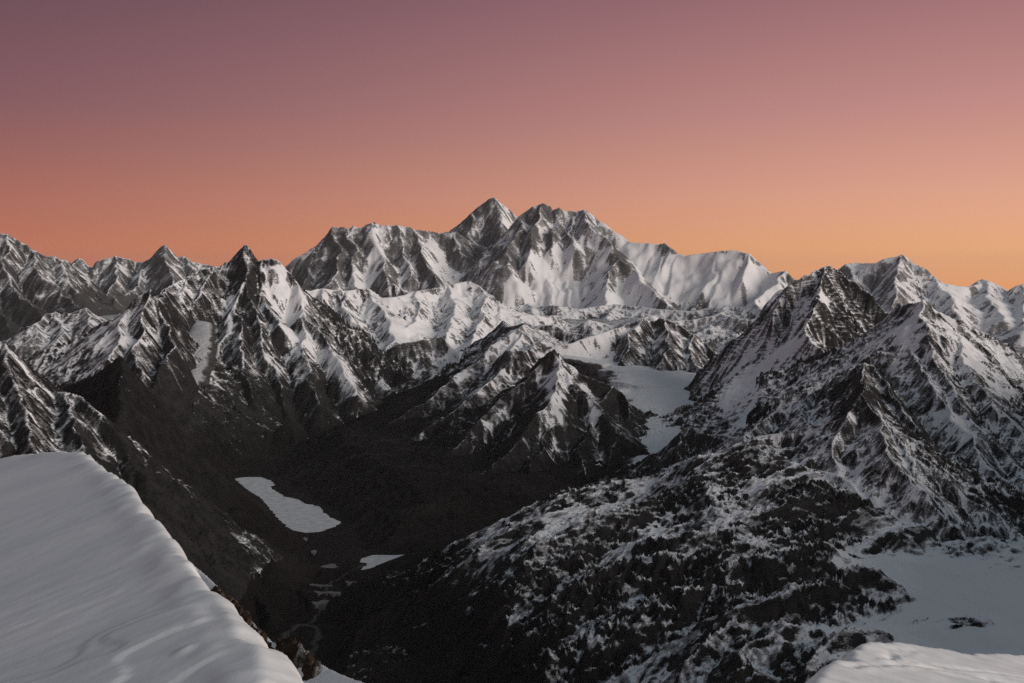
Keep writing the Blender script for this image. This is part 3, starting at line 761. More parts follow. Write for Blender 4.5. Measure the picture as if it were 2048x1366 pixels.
def shade_ridge():  # added ridge out of view, there only to shade the valley and plateau
    pts = [(2500, 2300, 6150), (2700, 3000, 6280), (2950, 3700, 6260), (3300, 4500, 6220), (3620, 5200, 6140), (3880, 5800, 6360), (4170, 6500, 6460), (4300, 7100, 6300), (4250, 7800, 5900)]
    step = 32.0
    X, Y = np.meshgrid(np.arange(1500, 6200, step), np.arange(1400, 8400, step))
    H = np.full(X.shape, -1e6); dc = np.full(X.shape, 1e9)
    for d, z in seg_eval(X + fbm(X, Y, 400, 3, 1101) * 40, Y, pts, 0.3):
        H = np.maximum(H, z - 0.85 * d); dc = np.minimum(dc, d)
    l = 500.0
    for o in range(3):
        r, m = gully(H, step, X, Y, l, 1111 + o)
        H = H + 0.07 * l * (r - 0.3) * sstep(0, l, dc)
        l *= 0.5
    gy, gx = np.gradient(H, step)
    S = 0.45 + 2.4 * (1 / np.sqrt(1 + gx * gx + gy * gy) - 0.7)
    o = grid_mesh('mountain', X, Y, H, H > 4900, mat_for(12.0), {'snow': S}, label='unseen rock ridge added beyond the right edge to shade the lower valley', cat='mountain', kind='structure')
    TRIS[0] += 2 * len(o.data.polygons)


shade_ridge()

# ------------------------------------------------------------------ lower right rock plateau and its snowfield
def rbf(points):
    """smooth sheet through placed points (thin plate)"""
    W = np.array([at(*p) for p in points])
    xy = W[:, :2] / 1000.0
    n = len(W)
    d = np.hypot(xy[:, None, 0] - xy[None, :, 0], xy[:, None, 1] - xy[None, :, 1])
    K = np.where(d > 0, d * d * np.log(d + 1e-12), 0) + np.eye(n) * 0.02
    Pm = np.c_[np.ones(n), xy]
    A = np.block([[K, Pm], [Pm.T, np.zeros((3, 3))]])
    c = np.linalg.solve(A, np.r_[W[:, 2], 0, 0, 0])

    def f(X, Y):
        x, y = X / 1000.0, Y / 1000.0
        h = c[n] + c[n + 1] * x + c[n + 2] * y
        for i in range(n):
            r2 = (x - xy[i, 0]) ** 2 + (y - xy[i, 1]) ** 2
            h = h + c[i] * 0.5 * r2 * np.log(r2 + 1e-12)
        return h
    return f


PLATEAU = rbf([(1480, 900, 6.5), (1340, 985, 6.3), (1250, 1030, 6.15), (1140, 1050, 6.05), (1040, 1080, 5.95), (940, 1120, 5.9),
               (1300, 1060, 5.75), (1500, 1000, 5.75), (1650, 1000, 5.7), (1600, 1080, 5.2), (1700, 1125, 4.95), (1850, 1120, 4.95), (2040, 1140, 4.85), (2300, 1140, 4.8),
               (1850, 1180, 4.5), (1900, 1240, 4.1), (1950, 1290, 3.85), (2200, 1250, 4.0), (1500, 1180, 4.75), (1350, 1180, 5.0), (1200, 1180, 5.2),
               (700, 1250, 6.0), (700, 1366, 5.3), (820, 1180, 6.2), (820, 1300, 5.5), (2300, 1060, 6.0), (2100, 1070, 5.9), (1900, 1045, 5.9), (1040, 1180, 5.45), (980, 1260, 5.2), (1150, 1290, 4.75), (1300, 1300, 4.45), (1500, 1290, 4.15), (1700, 1280, 3.95), (1040, 1366, 4.7), (900, 1366, 5.0), (1300, 1400, 4.1),
               (1600, 1366, 3.7), (1800, 1380, 3.5), (2100, 1380, 3.5), (960, 1450, 4.5), (1300, 1500, 3.7), (1700, 1500, 3.3), (2100, 1500, 3.2)])


def plateau():
    step = 7.0
    X, Y = np.meshgrid(np.arange(-760, 2450, step), np.arange(3350, 6650, step))
    H = PLATEAU(X, Y)
    w = [cast(px, py, PLATEAU, 3300, 6600) for px, py in
         ((1652, 1128), (1700, 1122), (1780, 1120), (1860, 1128), (1930, 1145), (2000, 1142), (2060, 1135), (2300, 1130), (2300, 1300), (1900, 1302), (1830, 1275), (1900, 1262), (1985, 1250), (1960, 1235), (1900, 1228), (1850, 1205), (1790, 1190), (1720, 1185), (1680, 1160))]
    sd = poly_sd(X, Y, w) + fbm(X, Y, 160, 4, 5) * 32
    field = sstep(-25, 25, sd)
    base = H.copy()
    U, V = 0.76 * X + 0.65 * Y, -0.65 * X + 0.76 * Y          # ribs run down to the lower left
    hum = fbm(U * 0.42 + fbm(X, Y, 500, 2, 303) * 60, V, 520, 4, 301, 0.45, True) - 0.2
    calm = 1 - 0.85 * sstep(-300, -30, sd)
    H = H + hum * 40 * (1 - field) * calm
    # rock ribs that cross the slope, steep on the side toward the viewer
    for line, up, sl in ((((1480, 885), (1400, 985), (1300, 1030), (1180, 1050)), 50, 0.30), (((1650, 1010), (1540, 1060), (1420, 1100), (1320, 1125)), 70, 0.42),
                         (((1640, 1075), (1560, 1110), (1470, 1135), (1390, 1150)), 60, 0.45), (((1640, 1150), (1540, 1165), (1420, 1215), (1300, 1265), (1190, 1320), (1100, 1366)), 85, 0.45),
                         (((1720, 1195), (1600, 1235), (1500, 1275), (1420, 1330), (1370, 1380)), 75, 0.45), (((1250, 1060), (1130, 1100), (1060, 1150), (1030, 1230), (1010, 1300)), 70, 0.36),
                         (((1330, 1160), (1230, 1185), (1130, 1240), (1060, 1310)), 75, 0.42), (((1560, 1300), (1500, 1340), (1460, 1400)), 60, 0.45), (((1160, 1110), (1150, 1160), (1120, 1210)), 45, 0.4),
                         (((1690, 1300), (1640, 1330), (1610, 1380)), 45, 0.45)):
        w = [cast(a, b, PLATEAU, 3300, 6700, 900) for a, b in line]
        d = np.full(X.shape, 1e9)
        wob = fbm(X, Y, 170, 4, 391) * 46
        for dd, _ in seg_eval(X + wob, Y - wob, [(q[0], q[1], 0) for q in w]):
            d = np.minimum(d, dd)
        H = np.maximum(H, H * 0 + base + (up * 1.3 - (sl + 0.06) * d) + hum * 26) * 1.0
    gm = np.zeros(X.shape, F32)
    l = 380.0
    for o in range(3):
        r, m = gully(H, step, X, Y, l, 311 + o * 13)
        mod = np.clip(0.95 + 0.9 * fbm(X, Y, l * 2.3, 2, 317 + o), 0.1, 1.8)
        H = H + 0.060 * l * sstep(0.06, 0.45, m) * (r - 0.3) * mod * (1 - field)
        if o: gm += r * mod * 0.88 ** o
        l *= 0.5
    H = H + fbm(U * 0.5, V, 120, 4, 343, 0.5, True) * 2.5 * (1 - field)
    Hb = H.copy()
    for _ in range(2):
        Hb[1:-1, 1:-1] = (Hb[1:-1, 1:-1] * 2 + Hb[:-2, 1:-1] + Hb[2:, 1:-1] + Hb[1:-1, :-2] + Hb[1:-1, 2:]) / 6
    gy, gx = np.gradient(Hb, step)
    nz = 1 / np.sqrt(1 + gx * gx + gy * gy)
    sy, sx = np.gradient(H, step)
    S = 0.76 + 4.0 * (nz - 0.90) - 0.14 * gm - 0.12 * hum + 0.45 * fbm(U * 0.25, V, 260, 5, 351) + 0.9 * field
    S = S + np.clip((H - 4860) / 200, 0, 1) * 0.8 - 0.8
    G = ground_f(X, Y)
    o = grid_mesh('plateau', X, Y, H - 6 * field, (H > G - 40) & in_view(X, Y, H), slab_mat, {'snow': S},
                  label='snow-dusted slabby rock ground filling the lower right of the view', cat='rock ground', kind='structure')
    TRIS[0] += 2 * len(o.data.polygons)
    # the smooth snowfield lying on it
    Hs = base + np.clip(sd * 0.06, -10, 9) + fbm(X, Y, 300, 4, 361) * 5 + fbm(X, Y, 45, 3, 371) * 0.5
    o = grid_mesh('snowfield', X, Y, Hs, sd > -45, snow_mat, {},
                  label='smooth pale snowfield lying among the rocks at the lower right', cat='snowfield', kind='structure')
    TRIS[0] += 2 * len(o.data.polygons)


def snow_material(name, col, scale, bump_d, warm=0.0):
    m, t, b = new_mat(name)
    g = t.nodes.new('ShaderNodeNewGeometry')
    p = g.outputs['Position']
    n1 = noise(t, p, 1.0 / scale, 6, 0.6)
    n2 = noise(t, vscale(t, p, (1.0, 0.25, 1.0)), 1.0 / (scale * 6), 4, 0.55)
    c = mixc(t, maprange(t, n2, 0.3, 0.7), tuple(v * 0.93 for v in col[:3]) + (1,), col)
    t.links.new(c, b.inputs['Base Color'])
    b.inputs['Roughness'].default_value = 0.75
    b.inputs['Specular IOR Level'].default_value = 0.2
    bp = t.nodes.new('ShaderNodeBump')
    bp.inputs['Strength'].default_value = 0.6
    bp.inputs['Distance'].default_value = bump_d
    t.links.new(n1, bp.inputs['Height'])
    t.links.new(bp.outputs[0], b.inputs['Normal'])
    return m


slab_mat = mountain_material('dusted_slab_rock', 4.0, ROCK_A, ROCK_B, SNOW, BROWN, 0.1, dust=0.42, lean=(math.atan2(0.65, 0.76), 4.0))
snow_mat = snow_material('packed_snow', (0.80, 0.81, 0.83, 1), 14.0, 1.5)
plateau()


# ------------------------------------------------------------------ glaciers
def glacier(line, step, seed, label, crev, mat):
    pts = [at(*p[:3]) for p in line]
    hw = [p[3] for p in line]
    xs, ys = [p[0] for p in pts], [p[1] for p in pts]
    mx = max(hw) + 60
    X, Y = np.meshgrid(np.arange(min(xs) - mx, max(xs) + mx, step), np.arange(min(ys) - mx, max(ys) + mx, step))
    best = np.full(X.shape, 1e9); Z = np.zeros(X.shape); W = np.ones(X.shape); along = np.zeros(X.shape)
    s0 = 0
    for (a, b, wa, wb) in zip(pts[:-1], pts[1:], hw[:-1], hw[1:]):
        dx, dy = b[0] - a[0], b[1] - a[1]
        L = math.hypot(dx, dy)
        t = np.clip(((X - a[0]) * dx + (Y - a[1]) * dy) / (L * L), 0, 1)
        d = np.hypot(X - a[0] - t * dx, Y - a[1] - t * dy)
        w = wa + t * (wb - wa)
        k = d / w
        up = k < best
        best = np.where(up, k, best)
        Z = np.where(up, a[2] + t * (b[2] - a[2]), Z)
        along = np.where(up, s0 + t * L, along)
        s0 += L
    edge = best + fbm(X, Y, 220, 4, seed) * 0.22
    H = Z + 10 - 26 * np.clip(edge, 0, 3) ** 2.5 + fbm(X, Y, 260, 4, seed + 1) * 9
    cr = sstep(crev[0], crev[1], along / s0)
    wv = along / 34.0 + fbm(X, Y, 90, 3, seed + 2) * 1.3
    H = H + cr * (np.abs(np.sin(math.pi * wv)) * 7 + fbm(X, Y, 40, 4, seed + 3, 0.6, True) * 5)
    o = grid_mesh('glacier', X, Y, H, edge < 1.35, mat, {'snow': 1.5 - 1.0 * np.clip(edge, 0, 2) ** 3 - 0.5 * fbm(X, Y, 120, 4, seed + 9) * np.clip(edge, 0, 1)}, label=label, cat='glacier', kind='structure')
    TRIS[0] += 2 * len(o.data.polygons)


glacier_mat = mountain_material('glacier_ice', 7.0, (0.02, 0.019, 0.018, 1), (0.07, 0.066, 0.062, 1), (0.74, 0.75, 0.77, 1), dust=0.35)
dirty_ice = mountain_material('dirty_glacier_ice', 9.0, (0.03, 0.029, 0.028, 1), (0.09, 0.086, 0.082, 1), (0.42, 0.43, 0.45, 1), dust=0.5)
glacier([(1130, 712, 12.75, 200), (1230, 728, 12.75, 260), (1310, 746, 12.3, 480), (1350, 775, 11.8, 620), (1360, 818, 11.0, 430), (1337, 858, 10.35, 300), (1318, 890, 9.85, 230), (1303, 928, 9.3, 150)],
        8, 401, 'pale glacier basin spilling a cracked tongue toward the dark valley', (0.45, 0.65), glacier_mat)
glacier([(402, 645, 13.5, 110), (392, 682, 12.8, 150), (378, 722, 12.2, 190), (366, 762, 11.7, 180), (370, 790, 11.45, 120)],
        8, 421, 'narrow grey glacier falling between the snowy triangle and the twin-topped mountain', (0.1, 0.4), dirty_ice)


# ------------------------------------------------------------------ valley, far ground, lakes
def valley():
    step = 16.0
    X, Y = np.meshgrid(np.arange(-3000, 1700, step), np.arange(5000, 13600, step))
    H = ground_f(X, Y)
    up = np.clip((H - 4780) / 250, 0, 1)
    big = fbm(X, Y, 900, 5, 501, 0.5)
    H = H + big * 26 * (0.25 + up) + fbm(X, Y, 130, 4, 511, 0.55, True) * (2.5 + 5 * up)
    l = 420.0
    for o in range(4):
        r, m = gully(H, step, X, Y, l, 521 + o)
        H = H + 0.05 * l * sstep(0.1, 0.5, m) * (r - 0.3)
        l *= 0.5
    # moraine walls and old river terraces
    for poly, z in ((LAKE, LAKE_Z), (TARN, TARN_Z)):
        sd = poly_sd(X, Y, poly)
        k = sstep(-160, -10, sd)
        shore = z + 1.0 + np.maximum(0, -sd) * 0.10 + fbm(X, Y, 60, 3, 541) * 1.5 * sstep(0, -40, sd)
        H = H * (1 - k) + shore * k
        H = np.where(sd > 4, z - 6, H)
    S = np.full(X.shape, -0.6) + fbm(X, Y, 300, 3, 551) * 0.1
    S = S + np.clip((H - 5150) / 250, 0, 1) * 0.75
    # pale river silt and old moraine lines
    silt = np.zeros(X.shape)

    def near_h(a, b):
        i = np.clip(((b - Y[0, 0]) / step).astype(int), 0, Y.shape[0] - 1)
        j = np.clip(((a - X[0, 0]) / step).astype(int), 0, X.shape[1] - 1)
        return H[i, j]
    for line, r, k in ((((735, 1128), (700, 1145), (660, 1168), (650, 1200), (632, 1236), (612, 1252)), 12, 0.8), (((560, 1290), (575, 1262), (600, 1250), (628, 1252), (640, 1275), (622, 1310), (606, 1345)), 22, 0.9),
                       (((700, 1010), (735, 1040), (742, 1062), (720, 1075)), 16, 0.45), (((800, 1085), (900, 1050), (1000, 1030), (1100, 1010)), 40, 0.45), (((860, 960), (900, 985), (960, 1000)), 14, 0.4),
                       (((420, 890), (470, 905), (520, 890), (600, 880)), 60, 0.4)):
        w = [cast(a, b, near_h, 5100, 13500, 2000) for a, b in line]
        d = np.full(X.shape, 1e9)
        for dd, _ in seg_eval(X + fbm(X, Y, 120, 3, 561) * r, Y + fbm(X, Y, 120, 3, 563) * r, [(q[0], q[1], 0) for q in w]):
            d = np.minimum(d, dd)
        silt = np.maximum(silt, k * np.exp(-(d / r) ** 2))
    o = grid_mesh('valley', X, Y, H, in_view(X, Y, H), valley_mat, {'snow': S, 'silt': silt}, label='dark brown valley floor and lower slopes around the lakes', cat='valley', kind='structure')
    TRIS[0] += 2 * len(o.data.polygons)
    return X, Y, H


def valley_material():
    m, t, b = new_mat('valley_turf_and_scree')
    g = t.nodes.new('ShaderNodeNewGeometry')
    p = g.outputs['Position']
    at_ = t.nodes.new('ShaderNodeAttribute'); at_.attribute_name = 'snow'
    n1 = noise(t, p, 1 / 420.0, 5, 0.6, 0.6)
    n2 = noise(t, p, 1 / 38.0, 5, 0.65)
    sp = t.nodes.new('ShaderNodeSeparateXYZ'); t.links.new(p, sp.inputs[0])
    zz = mnode(t, 'ADD', sp.outputs[2], mnode(t, 'MULTIPLY', n1, 180.0))
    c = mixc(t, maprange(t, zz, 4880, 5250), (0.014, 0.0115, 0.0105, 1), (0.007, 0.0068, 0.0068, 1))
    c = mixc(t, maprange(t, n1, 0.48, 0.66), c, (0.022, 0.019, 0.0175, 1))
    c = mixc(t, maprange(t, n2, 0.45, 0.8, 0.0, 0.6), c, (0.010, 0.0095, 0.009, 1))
    s = mnode(t, 'ADD', at_.outputs['Fac'], mnode(t, 'MULTIPLY', mnode(t, 'SUBTRACT', n2, 0.5), 1.2))
    sl = t.nodes.new('ShaderNodeAttribute'); sl.attribute_name = 'silt'
    c = mixc(t, maprange(t, mnode(t, 'ADD', sl.outputs['Fac'], mnode(t, 'MULTIPLY', mnode(t, 'SUBTRACT', n2, 0.5), 0.5)), 0.35, 0.8), c, (0.075, 0.070, 0.066, 1))
    c = mixc(t, maprange(t, s, 0.4, 0.62), c, SNOW)
    t.links.new(c, b.inputs['Base Color'])
    b.inputs['Roughness'].default_value = 0.95
    b.inputs['Specular IOR Level'].default_value = 0.1
    bp = t.nodes.new('ShaderNodeBump')
    bp.inputs['Strength'].default_value = 1.0
    bp.inputs['Distance'].default_value = 5.0
    t.links.new(n2, bp.inputs['Height'])
    t.links.new(bp.outputs[0], b.inputs['Normal'])
    return m


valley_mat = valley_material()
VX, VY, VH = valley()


def far_ground():
    xs = np.concatenate([np.arange(-90000, -16000, 4000), np.arange(-16000, 16001, 180), np.arange(20000, 90001, 4000)]).astype(float)
    ys = np.concatenate([np.arange(-20000, -1000, 2000), np.arange(-1000, 36000, 180), np.arange(36000, 120001, 4000)]).astype(float)
    X, Y = np.meshgrid(xs, ys)
    H = np.minimum(ground_f(X, Y), 6390)
    far = sstep(24000, 60000, np.hypot(X, Y))
    H = H * (1 - far) + 5000 * far + fbm(X, Y, 2500, 4, 601) * 40
    H = H - 12
    inner = (X > -2900) & (X < 1600) & (Y > 5100) & (Y < 13500)
    H = np.where(inner, H - 90, H)
    pl = (X > -740) & (X < 2600) & (Y > 3400) & (Y < 6600)
    H = np.where(pl, np.minimum(H, PLATEAU(np.clip(X, -740, 2600), np.clip(Y, 3400, 6600)) - 90), H)
    S = 0.05 + np.clip((H - 5350) / 300, 0, 1) * 0.55
    o = grid_mesh('ground', X, Y, H, np.ones(X.shape, bool), mat_for(20.0), {'snow': S}, label='high snowy ground between the mountain ranges', cat='ground', kind='structure')
    TRIS[0] += 2 * len(o.data.polygons)


far_ground()


def ice_material(name, col):
    m, t, b = new_mat(name)
    g = t.nodes.new('ShaderNodeNewGeometry')
    n1 = noise(t, g.outputs['Position'], 1 / 60.0, 5, 0.6)
    c = mixc(t, maprange(t, n1, 0.35, 0.7), col, tuple(v * 0.72 for v in col[:3]) + (1,))
    n3 = noise(t, g.outputs['Position'], 1 / 16.0, 4, 0.7, 1.5)
    c = mixc(t, maprange(t, n3, 0.60, 0.72, 0.0, 0.45), c, (0.12, 0.13, 0.14, 1))
    t.links.new(c, b.inputs['Base Color'])
    b.inputs['Roughness'].default_value = 0.6
    return m


ice_mat = ice_material('snow_covered_ice', (0.62, 0.64, 0.66, 1))
pond_mat = ice_material('grey_pond_ice', (0.16, 0.16, 0.16, 1))


def sheet(name, poly, z, mat, label, cat, wob=0.0, seed=0, thick=2.0):
    # closed outline, refined and a little uneven, as a thin slab of ice
    out = []
    n = len(poly)
    for i in range(n):
        a, b = poly[i], poly[(i + 1) % n]
        k = max(2, int(math.hypot(b[0] - a[0], b[1] - a[1]) / 25))
        for j in range(k):
            out.append((a[0] + (b[0] - a[0]) * j / k, a[1] + (b[1] - a[1]) * j / k))
    o = np.array(out)
    wx = fbm(o[:, 0], o[:, 1], 90, 3, seed) * wob
    wy = fbm(o[:, 0], o[:, 1], 90, 3, seed + 7) * wob
    o = o + np.c_[wx, wy]
    import bmesh
    bm = bmesh.new()
    top = [bm.verts.new((p[0], p[1], z)) for p in o]
    bot = [bm.verts.new((p[0], p[1], z - thick)) for p in o]
    f = bm.faces.new(top)
    m = len(top)
    for i in range(m):
        bm.faces.new((top[i], bot[i], bot[(i + 1) % m], top[(i + 1) % m]))
    bmesh.ops.recalc_face_normals(bm, faces=bm.faces[:])
    bmesh.ops.triangulate(bm, faces=[f])
    me = bpy.data.meshes.new(name)
    bm.to_mesh(me); bm.free()
    me.materials.append(mat)
    ob = bpy.data.objects.new(name, me)
    C.objects.link(ob)
    ob['label'] = label; ob['category'] = cat; ob['kind'] = 'structure'
    return ob


sheet('lake', LAKE, LAKE_Z, ice_mat, 'long frozen lake lying under the dark left-hand spur', 'lake', 20, 1)
sheet('lake', TARN, TARN_Z, ice_mat, 'small frozen tarn below the long frozen lake, by the brown side valley', 'lake', 9, 2)


def valley_z(x, y):
    i = np.clip(((y - VY[0, 0]) / 16.0).astype(int), 0, VY.shape[0] - 1)
    j = np.clip(((x - VX[0, 0]) / 16.0).astype(int), 0, VX.shape[1] - 1)
    return VH[i, j]


POND_SPOTS = [(668, 1132, 26, 5, 'grey frozen pond just left of the small tarn'), (640, 1170, 22, 3, 'thin pale pond below the small tarn, upper of three'),
              (645, 1184, 17, 4, 'pale pond below the small tarn, middle of three'), (640, 1204, 17, 6, 'round grey pond nearest the braided river flat'),
              (672, 1185, 11, 5, 'tiny pale pond right of the three valley ponds'), (703, 1163, 11, 3, 'tiny pale pond under the small tarn'),
              (610, 1078, 5, 3, 'tiny ice patch just below the foot of the long lake'), (627, 1104, 6, 3, 'tiny ice patch halfway between the long lake and the tarn')]
for i, (px, py, rx, ry, lab) in enumerate(POND_SPOTS):
    u, w = ray(px, py)
    ys = np.linspace(5600, 9000, 900)
    hit = np.nonzero(CAM_Z + w * ys < valley_z(u * ys, ys))[0]
    y = ys[hit[0]]
    z = CAM_Z + w * y
    poly = blob(px, py, rx, ry, z, 700 + i)
    pz = valley_z(np.array([p[0] for p in poly]), np.array([p[1] for p in poly]))
    sheet('pond', poly, float(z) + 2.5, pond_mat, lab, 'pond', 3, 30 + i, thick=40)


# ------------------------------------------------------------------ the viewer's own snow
def snow_slab(name, label, plane, rim, close, step, ext, seed, drop, detail, flank=lambda X, Y: 0.0):
    """a snow surface lying on a tilted plane z = a + b*y + c*x (from the camera), rolling over along a rim"""
    a, b, c = plane

    def on_plane(px, py):
        u, w = ray(px, py)
        y = a / (w - b - c * u)
        return (u * y, y)
    poly = [on_plane(*p) for p in rim] + [p if len(p) == 2 and close_xy else p for p in close]
    X, Y = np.meshgrid(*(ext[:2] if len(ext) == 2 else (np.arange(ext[0], ext[1], step), np.arange(ext[2], ext[3], step))))
    sd = poly_sd(X, Y, poly)
    sd = sd + fbm(X, Y, 2.2, 4, seed) * 0.15 + fbm(X, Y, 9, 2, seed + 3) * 0.22
    Z = a + b * Y + c * X
    Z = detail(X, Y, Z, sd)
    e = np.maximum(0, -sd)
    m, k = drop(X, Y)
    rnd = 0.15
    Z = Z - (m * (np.sqrt(e * e + rnd * rnd) - rnd) + k * np.maximum(0, e - flank(X, Y)) ** 2)
    keep = e < 9
    o = grid_mesh(name, X, Y, Z + CAM_Z, keep, near_snow, {}, label=label, cat='snow slope', kind='structure')
    TRIS[0] += 2 * len(o.data.polygons)
    return o, on_plane


close_xy = True


def near_snow_material():
    m, t, b = new_mat('wind_packed_snow')
    g = t.nodes.new('ShaderNodeNewGeometry')
    p = g.outputs['Position']
    n1 = noise(t, p, 9.0, 6, 0.65)                                   # crystals and crust
    n2 = noise(t, vscale(t, p, (0.75, 0.6, 1.0)), 0.8, 6, 0.62, 1.2)    # wind ripples
    n3 = noise(t, p, 0.16, 4, 0.5)
    c = mixc(t, maprange(t, n3, 0.3, 0.7), (0.70, 0.745, 0.77, 1), (0.80, 0.835, 0.85, 1))
    t.links.new(c, b.inputs['Base Color'])
    b.inputs['Roughness'].default_value = 0.65
    b.inputs['Specular IOR Level'].default_value = 0.25
    h = mnode(t, 'ADD', mnode(t, 'MULTIPLY', n1, 0.12), n2)
    bp = t.nodes.new('ShaderNodeBump')
    bp.inputs['Strength'].default_value = 0.20
    bp.inputs['Distance'].default_value = 0.11
    t.links.new(h, bp.inputs['Height'])
    t.links.new(bp.outputs[0], b.inputs['Normal'])
    return m


near_snow = near_snow_material()


def stroke(X, Y, pts, r):
    d = np.full(X.shape, 1e9)
    for a, b in zip(pts[:-1], pts[1:]):
        dx, dy = b[0] - a[0], b[1] - a[1]
        t = np.clip(((X - a[0]) * dx + (Y - a[1]) * dy) / (dx * dx + dy * dy + 1e-9), 0, 1)
        d = np.minimum(d, np.hypot(X - a[0] - t * dx, Y - a[1] - t * dy))
    return np.exp(-(d / r) ** 2)


def left_detail(X, Y, Z, sd):
    # sastrugi along the wind, breakable crust in shallow plates, a rounded lip at the rim
    u, v = 0.85 * X + 0.5 * Y, -0.5 * X + 0.85 * Y
    Z = Z + fbm(u * 0.8, v, 3.0, 4, 801) * 0.012 + fbm(X, Y, 12, 2, 811) * 0.05 + fbm(u * 0.3, v, 1.7, 3, 815, 0.5, True) * 0.014 * sstep(-0.1, 0.5, fbm(X, Y, 8, 2, 817))
    crust = fbm(X, Y, 5.5, 3, 821)
    near = sstep(36, 26, Y)
    Z = Z + near * 0.06 * (sstep(0.02, 0.045, crust) + sstep(0.34, 0.36, crust)) * sstep(0.1, 0.8, sd)
    Z = Z + fbm(u * 0.6, v, 0.7, 3, 831) * 0.012
    lip = np.exp(-((sd - 0.4) / 0.5) ** 2)
    Z = Z + lip * (0.06 + 0.10 * fbm(X, Y, 3.0, 3, 841))
    return Z


# plane through the crest line of the left slope: it tips toward the left, away from the low sun
PL = (-7.594, 0.0628, 0.28)
snow_slab('snow_slope', 'smooth blue-grey snow slope in the left foreground ending at a sharp edge', PL,
          [(-120, 935), (-60, 925), (0, 917), (60, 909), (110, 905), (160, 905), (178, 910), (195, 925), (210, 940), (225, 950), (243, 967), (262, 984), (283, 1010), (297, 1030), (312, 1044), (325, 1065), (338, 1090), (352, 1109), (372, 1130), (390, 1152), (404, 1180), (430, 1208), (462, 1240), (495, 1275), (512, 1300), (518, 1335), (514, 1366), (500, 1440)],
          [(-1.0, 12.0), (2.0, 5.0), (4.0, -3.0), (-30.0, -3.0), (-60.0, 20.0), (-70.0, 70.0)],
          0.25, (np.r_[np.arange(-48, -20, 0.35), np.arange(-20, -1, 0.12), np.arange(-1, 8, 0.5)], np.r_[np.arange(3, 17, 0.6), np.arange(17, 36, 0.12), np.arange(36, 92, 0.4)]), 800,
          lambda X, Y: (0.8 + 0.5 * sstep(30, 38, Y), 4.0 - 2.8 * sstep(30, 40, Y)), left_detail,
          lambda X, Y: np.clip(0.22 + (31 - Y) * 0.085, 0.0, 1.1))

_pr = None
PR = (-11.5, -0.08, -0.30)


def right_detail(X, Y, Z, sd):
    a, b, c = PR

    def on(px, py):
        u, w = ray(px, py)
        y = a / (w - b - c * u)
        return (u * y, y)
    Z = Z + fbm(X * 0.5, Y, 9, 4, 861) * 0.30 + fbm(X, Y, 2.0, 3, 871) * 0.05
    # two worn tracks and a patch of trodden snow
    for line, r, dep in ((((1700, 1332), (1780, 1330), (1850, 1334), (1920, 1346), (1990, 1356), (2060, 1372)), 0.28, 0.20),
                         (((1830, 1324), (1890, 1328), (1950, 1340), (2010, 1350), (2070, 1362)), 0.25, 0.18),
                         (((1760, 1322), (1790, 1312), (1785, 1302), (1800, 1296)), 0.5, 0.18),
                         (((1775, 1318), (1810, 1306), (1830, 1298)), 0.35, 0.15)):
        pts = [on(*p) for p in line]
        k = stroke(X, Y, pts, r)
        Z = Z - k * dep * (0.7 + 0.9 * fbm(X, Y, 0.9, 2, 881)) + stroke(X, Y, [(p[0], p[1] - 0.6) for p in pts], r) * dep * 0.5
    return Z


snow_slab('snow_shoulder', 'warm white snow shoulder with trodden tracks at the bottom right corner', PR,
          [(1610, 1420), (1630, 1385), (1645, 1348), (1656, 1331), (1670, 1319), (1700, 1318), (1716, 1316), (1702, 1309), (1712, 1298), (1726, 1291), (1745, 1286), (1775, 1285), (1800, 1287), (1830, 1292), (1880, 1302), (1920, 1308), (1980, 1306), (2048, 1312), (2150, 1325), (2260, 1345)],
          [(64.0, 60.0), (60.0, 40.0), (10.0, 40.0)],
          0.3, (8, 66, 40, 122), 850,
          lambda X, Y: (0.9, 0.35), right_detail)


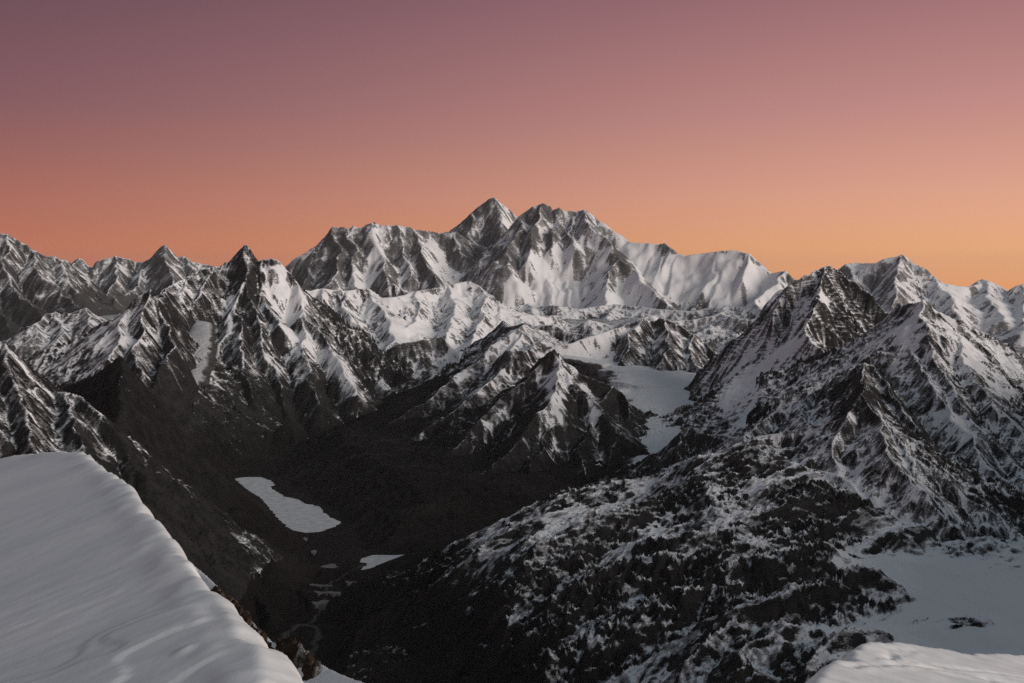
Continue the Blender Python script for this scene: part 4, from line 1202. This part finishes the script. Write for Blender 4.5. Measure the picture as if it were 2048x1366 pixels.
def lower_ridge():
    sil = [(300, 1075, .140), (340, 1100, .130), (355, 1112, .128), (385, 1128, .122), (415, 1152, .118), (436, 1172, .114), (450, 1190, .112), (475, 1210, .109), (500, 1242, .105), (528, 1266, .101), (545, 1282, .099), (590, 1300, .095), (640, 1327, .090), (690, 1350, .085), (735, 1367, .080), (800, 1400, .075), (900, 1440, .07)]
    f, pts = ridge_base([(sil, 0.25, 0.42, 8.0)])
    X, Y = np.meshgrid(np.arange(-52, 2, 0.2), np.arange(66, 142, 0.2))
    base, dc = f(X, Y)
    back = np.zeros(X.shape)
    # far side falls off steeply
    px = np.array([p[0] for p in pts]); py = np.array([p[1] for p in pts])
    line_y = np.interp(X, px, py)
    back = np.maximum(0, Y - line_y)
    H = base - 0.9 * back + fbm(X, Y, 7, 4, 901) * 0.25 * sstep(0, 2, dc) + fbm(X, Y, 1.4, 3, 903) * 0.05
    grid_mesh('snow_ridge', X, Y, H, (dc < 9) & (back < 3), near_snow, {}, label='lower snow ridge sunlit behind the foreground slope edge', cat='snow slope', kind='structure')
    fb = lambda a, b: f(a, b)[0]
    for nm, poly, lab, sd_ in (('rock_outcrop', [(425, 1182), (436, 1172), (450, 1189), (475, 1210), (500, 1241), (526, 1267), (536, 1285), (545, 1310), (520, 1300), (480, 1260), (450, 1225)], 'long brown rock outcrop along the foreground snow edge', 11),
                               ('rock_outcrop', [(552, 1286), (580, 1292), (605, 1305), (628, 1325), (642, 1340), (634, 1352), (610, 1350), (585, 1332), (560, 1312)], 'small brown rock outcrop below the long one, ringed by snow', 29)):
        w = [cast(a, b, fb, 60, 141, 4000) for a, b in poly]
        sd = poly_sd(X, Y, w) + fbm(X, Y, 1.6, 4, 911 + sd_) * 0.55
        # blocky, stepped rock standing proud of the snow
        n = fbm(X, Y, 1.3, 5, 921 + sd_, 0.55, True)
        q = np.round(n * 3.0) / 3.0
        R_ = H + np.clip(sd * 0.6, -0.6, 0.6) + (0.5 * q + 0.5 * n) * 0.36 * sstep(-0.4, 0.6, sd)
        S = 0.05 + 0.5 * fbm(X, Y, 1.7, 3, 931 + sd_)
        o = grid_mesh(nm, X, Y, R_, (sd > -0.5) & (back < 4), outcrop_mat, {'snow': S}, label=lab, cat='rock')
        o.data.polygons.foreach_set('use_smooth', np.zeros(len(o.data.polygons), bool))


outcrop_mat = mountain_material('brown_outcrop_rock', 0.35, (0.020, 0.014, 0.010, 1), (0.060, 0.042, 0.027, 1), SNOW)
lower_ridge()

# ------------------------------------------------------------------ air
def haze(density):
    x, y0, y1, z0, z1 = 130000.0, -25000.0, 130000.0, 4300.0, 9000.0
    v = [(-x, y0, z0), (x, y0, z0), (x, y1, z0), (-x, y1, z0), (-x, y0, z1), (x, y0, z1), (x, y1, z1), (-x, y1, z1)]
    f = [(0, 3, 2, 1), (4, 5, 6, 7), (0, 1, 5, 4), (1, 2, 6, 5), (2, 3, 7, 6), (3, 0, 4, 7)]
    m = bpy.data.materials.new('thin_haze')
    m.use_nodes = True
    t = m.node_tree
    t.nodes.clear()
    pv = t.nodes.new('ShaderNodeVolumePrincipled')
    pv.inputs['Color'].default_value = (0.86, 0.88, 0.92, 1)
    pv.inputs['Density'].default_value = density
    pv.inputs['Anisotropy'].default_value = 0.1
    out = t.nodes.new('ShaderNodeOutputMaterial')
    t.links.new(pv.outputs[0], out.inputs['Volume'])
    mesh_obj('haze', np.array(v), np.array(f), m, label='thin grey evening haze over the far ranges', cat='haze', kind='stuff', smooth=False)


haze(0.27e-5)
print('total tris', TRIS, 'time', time.time() - T0)
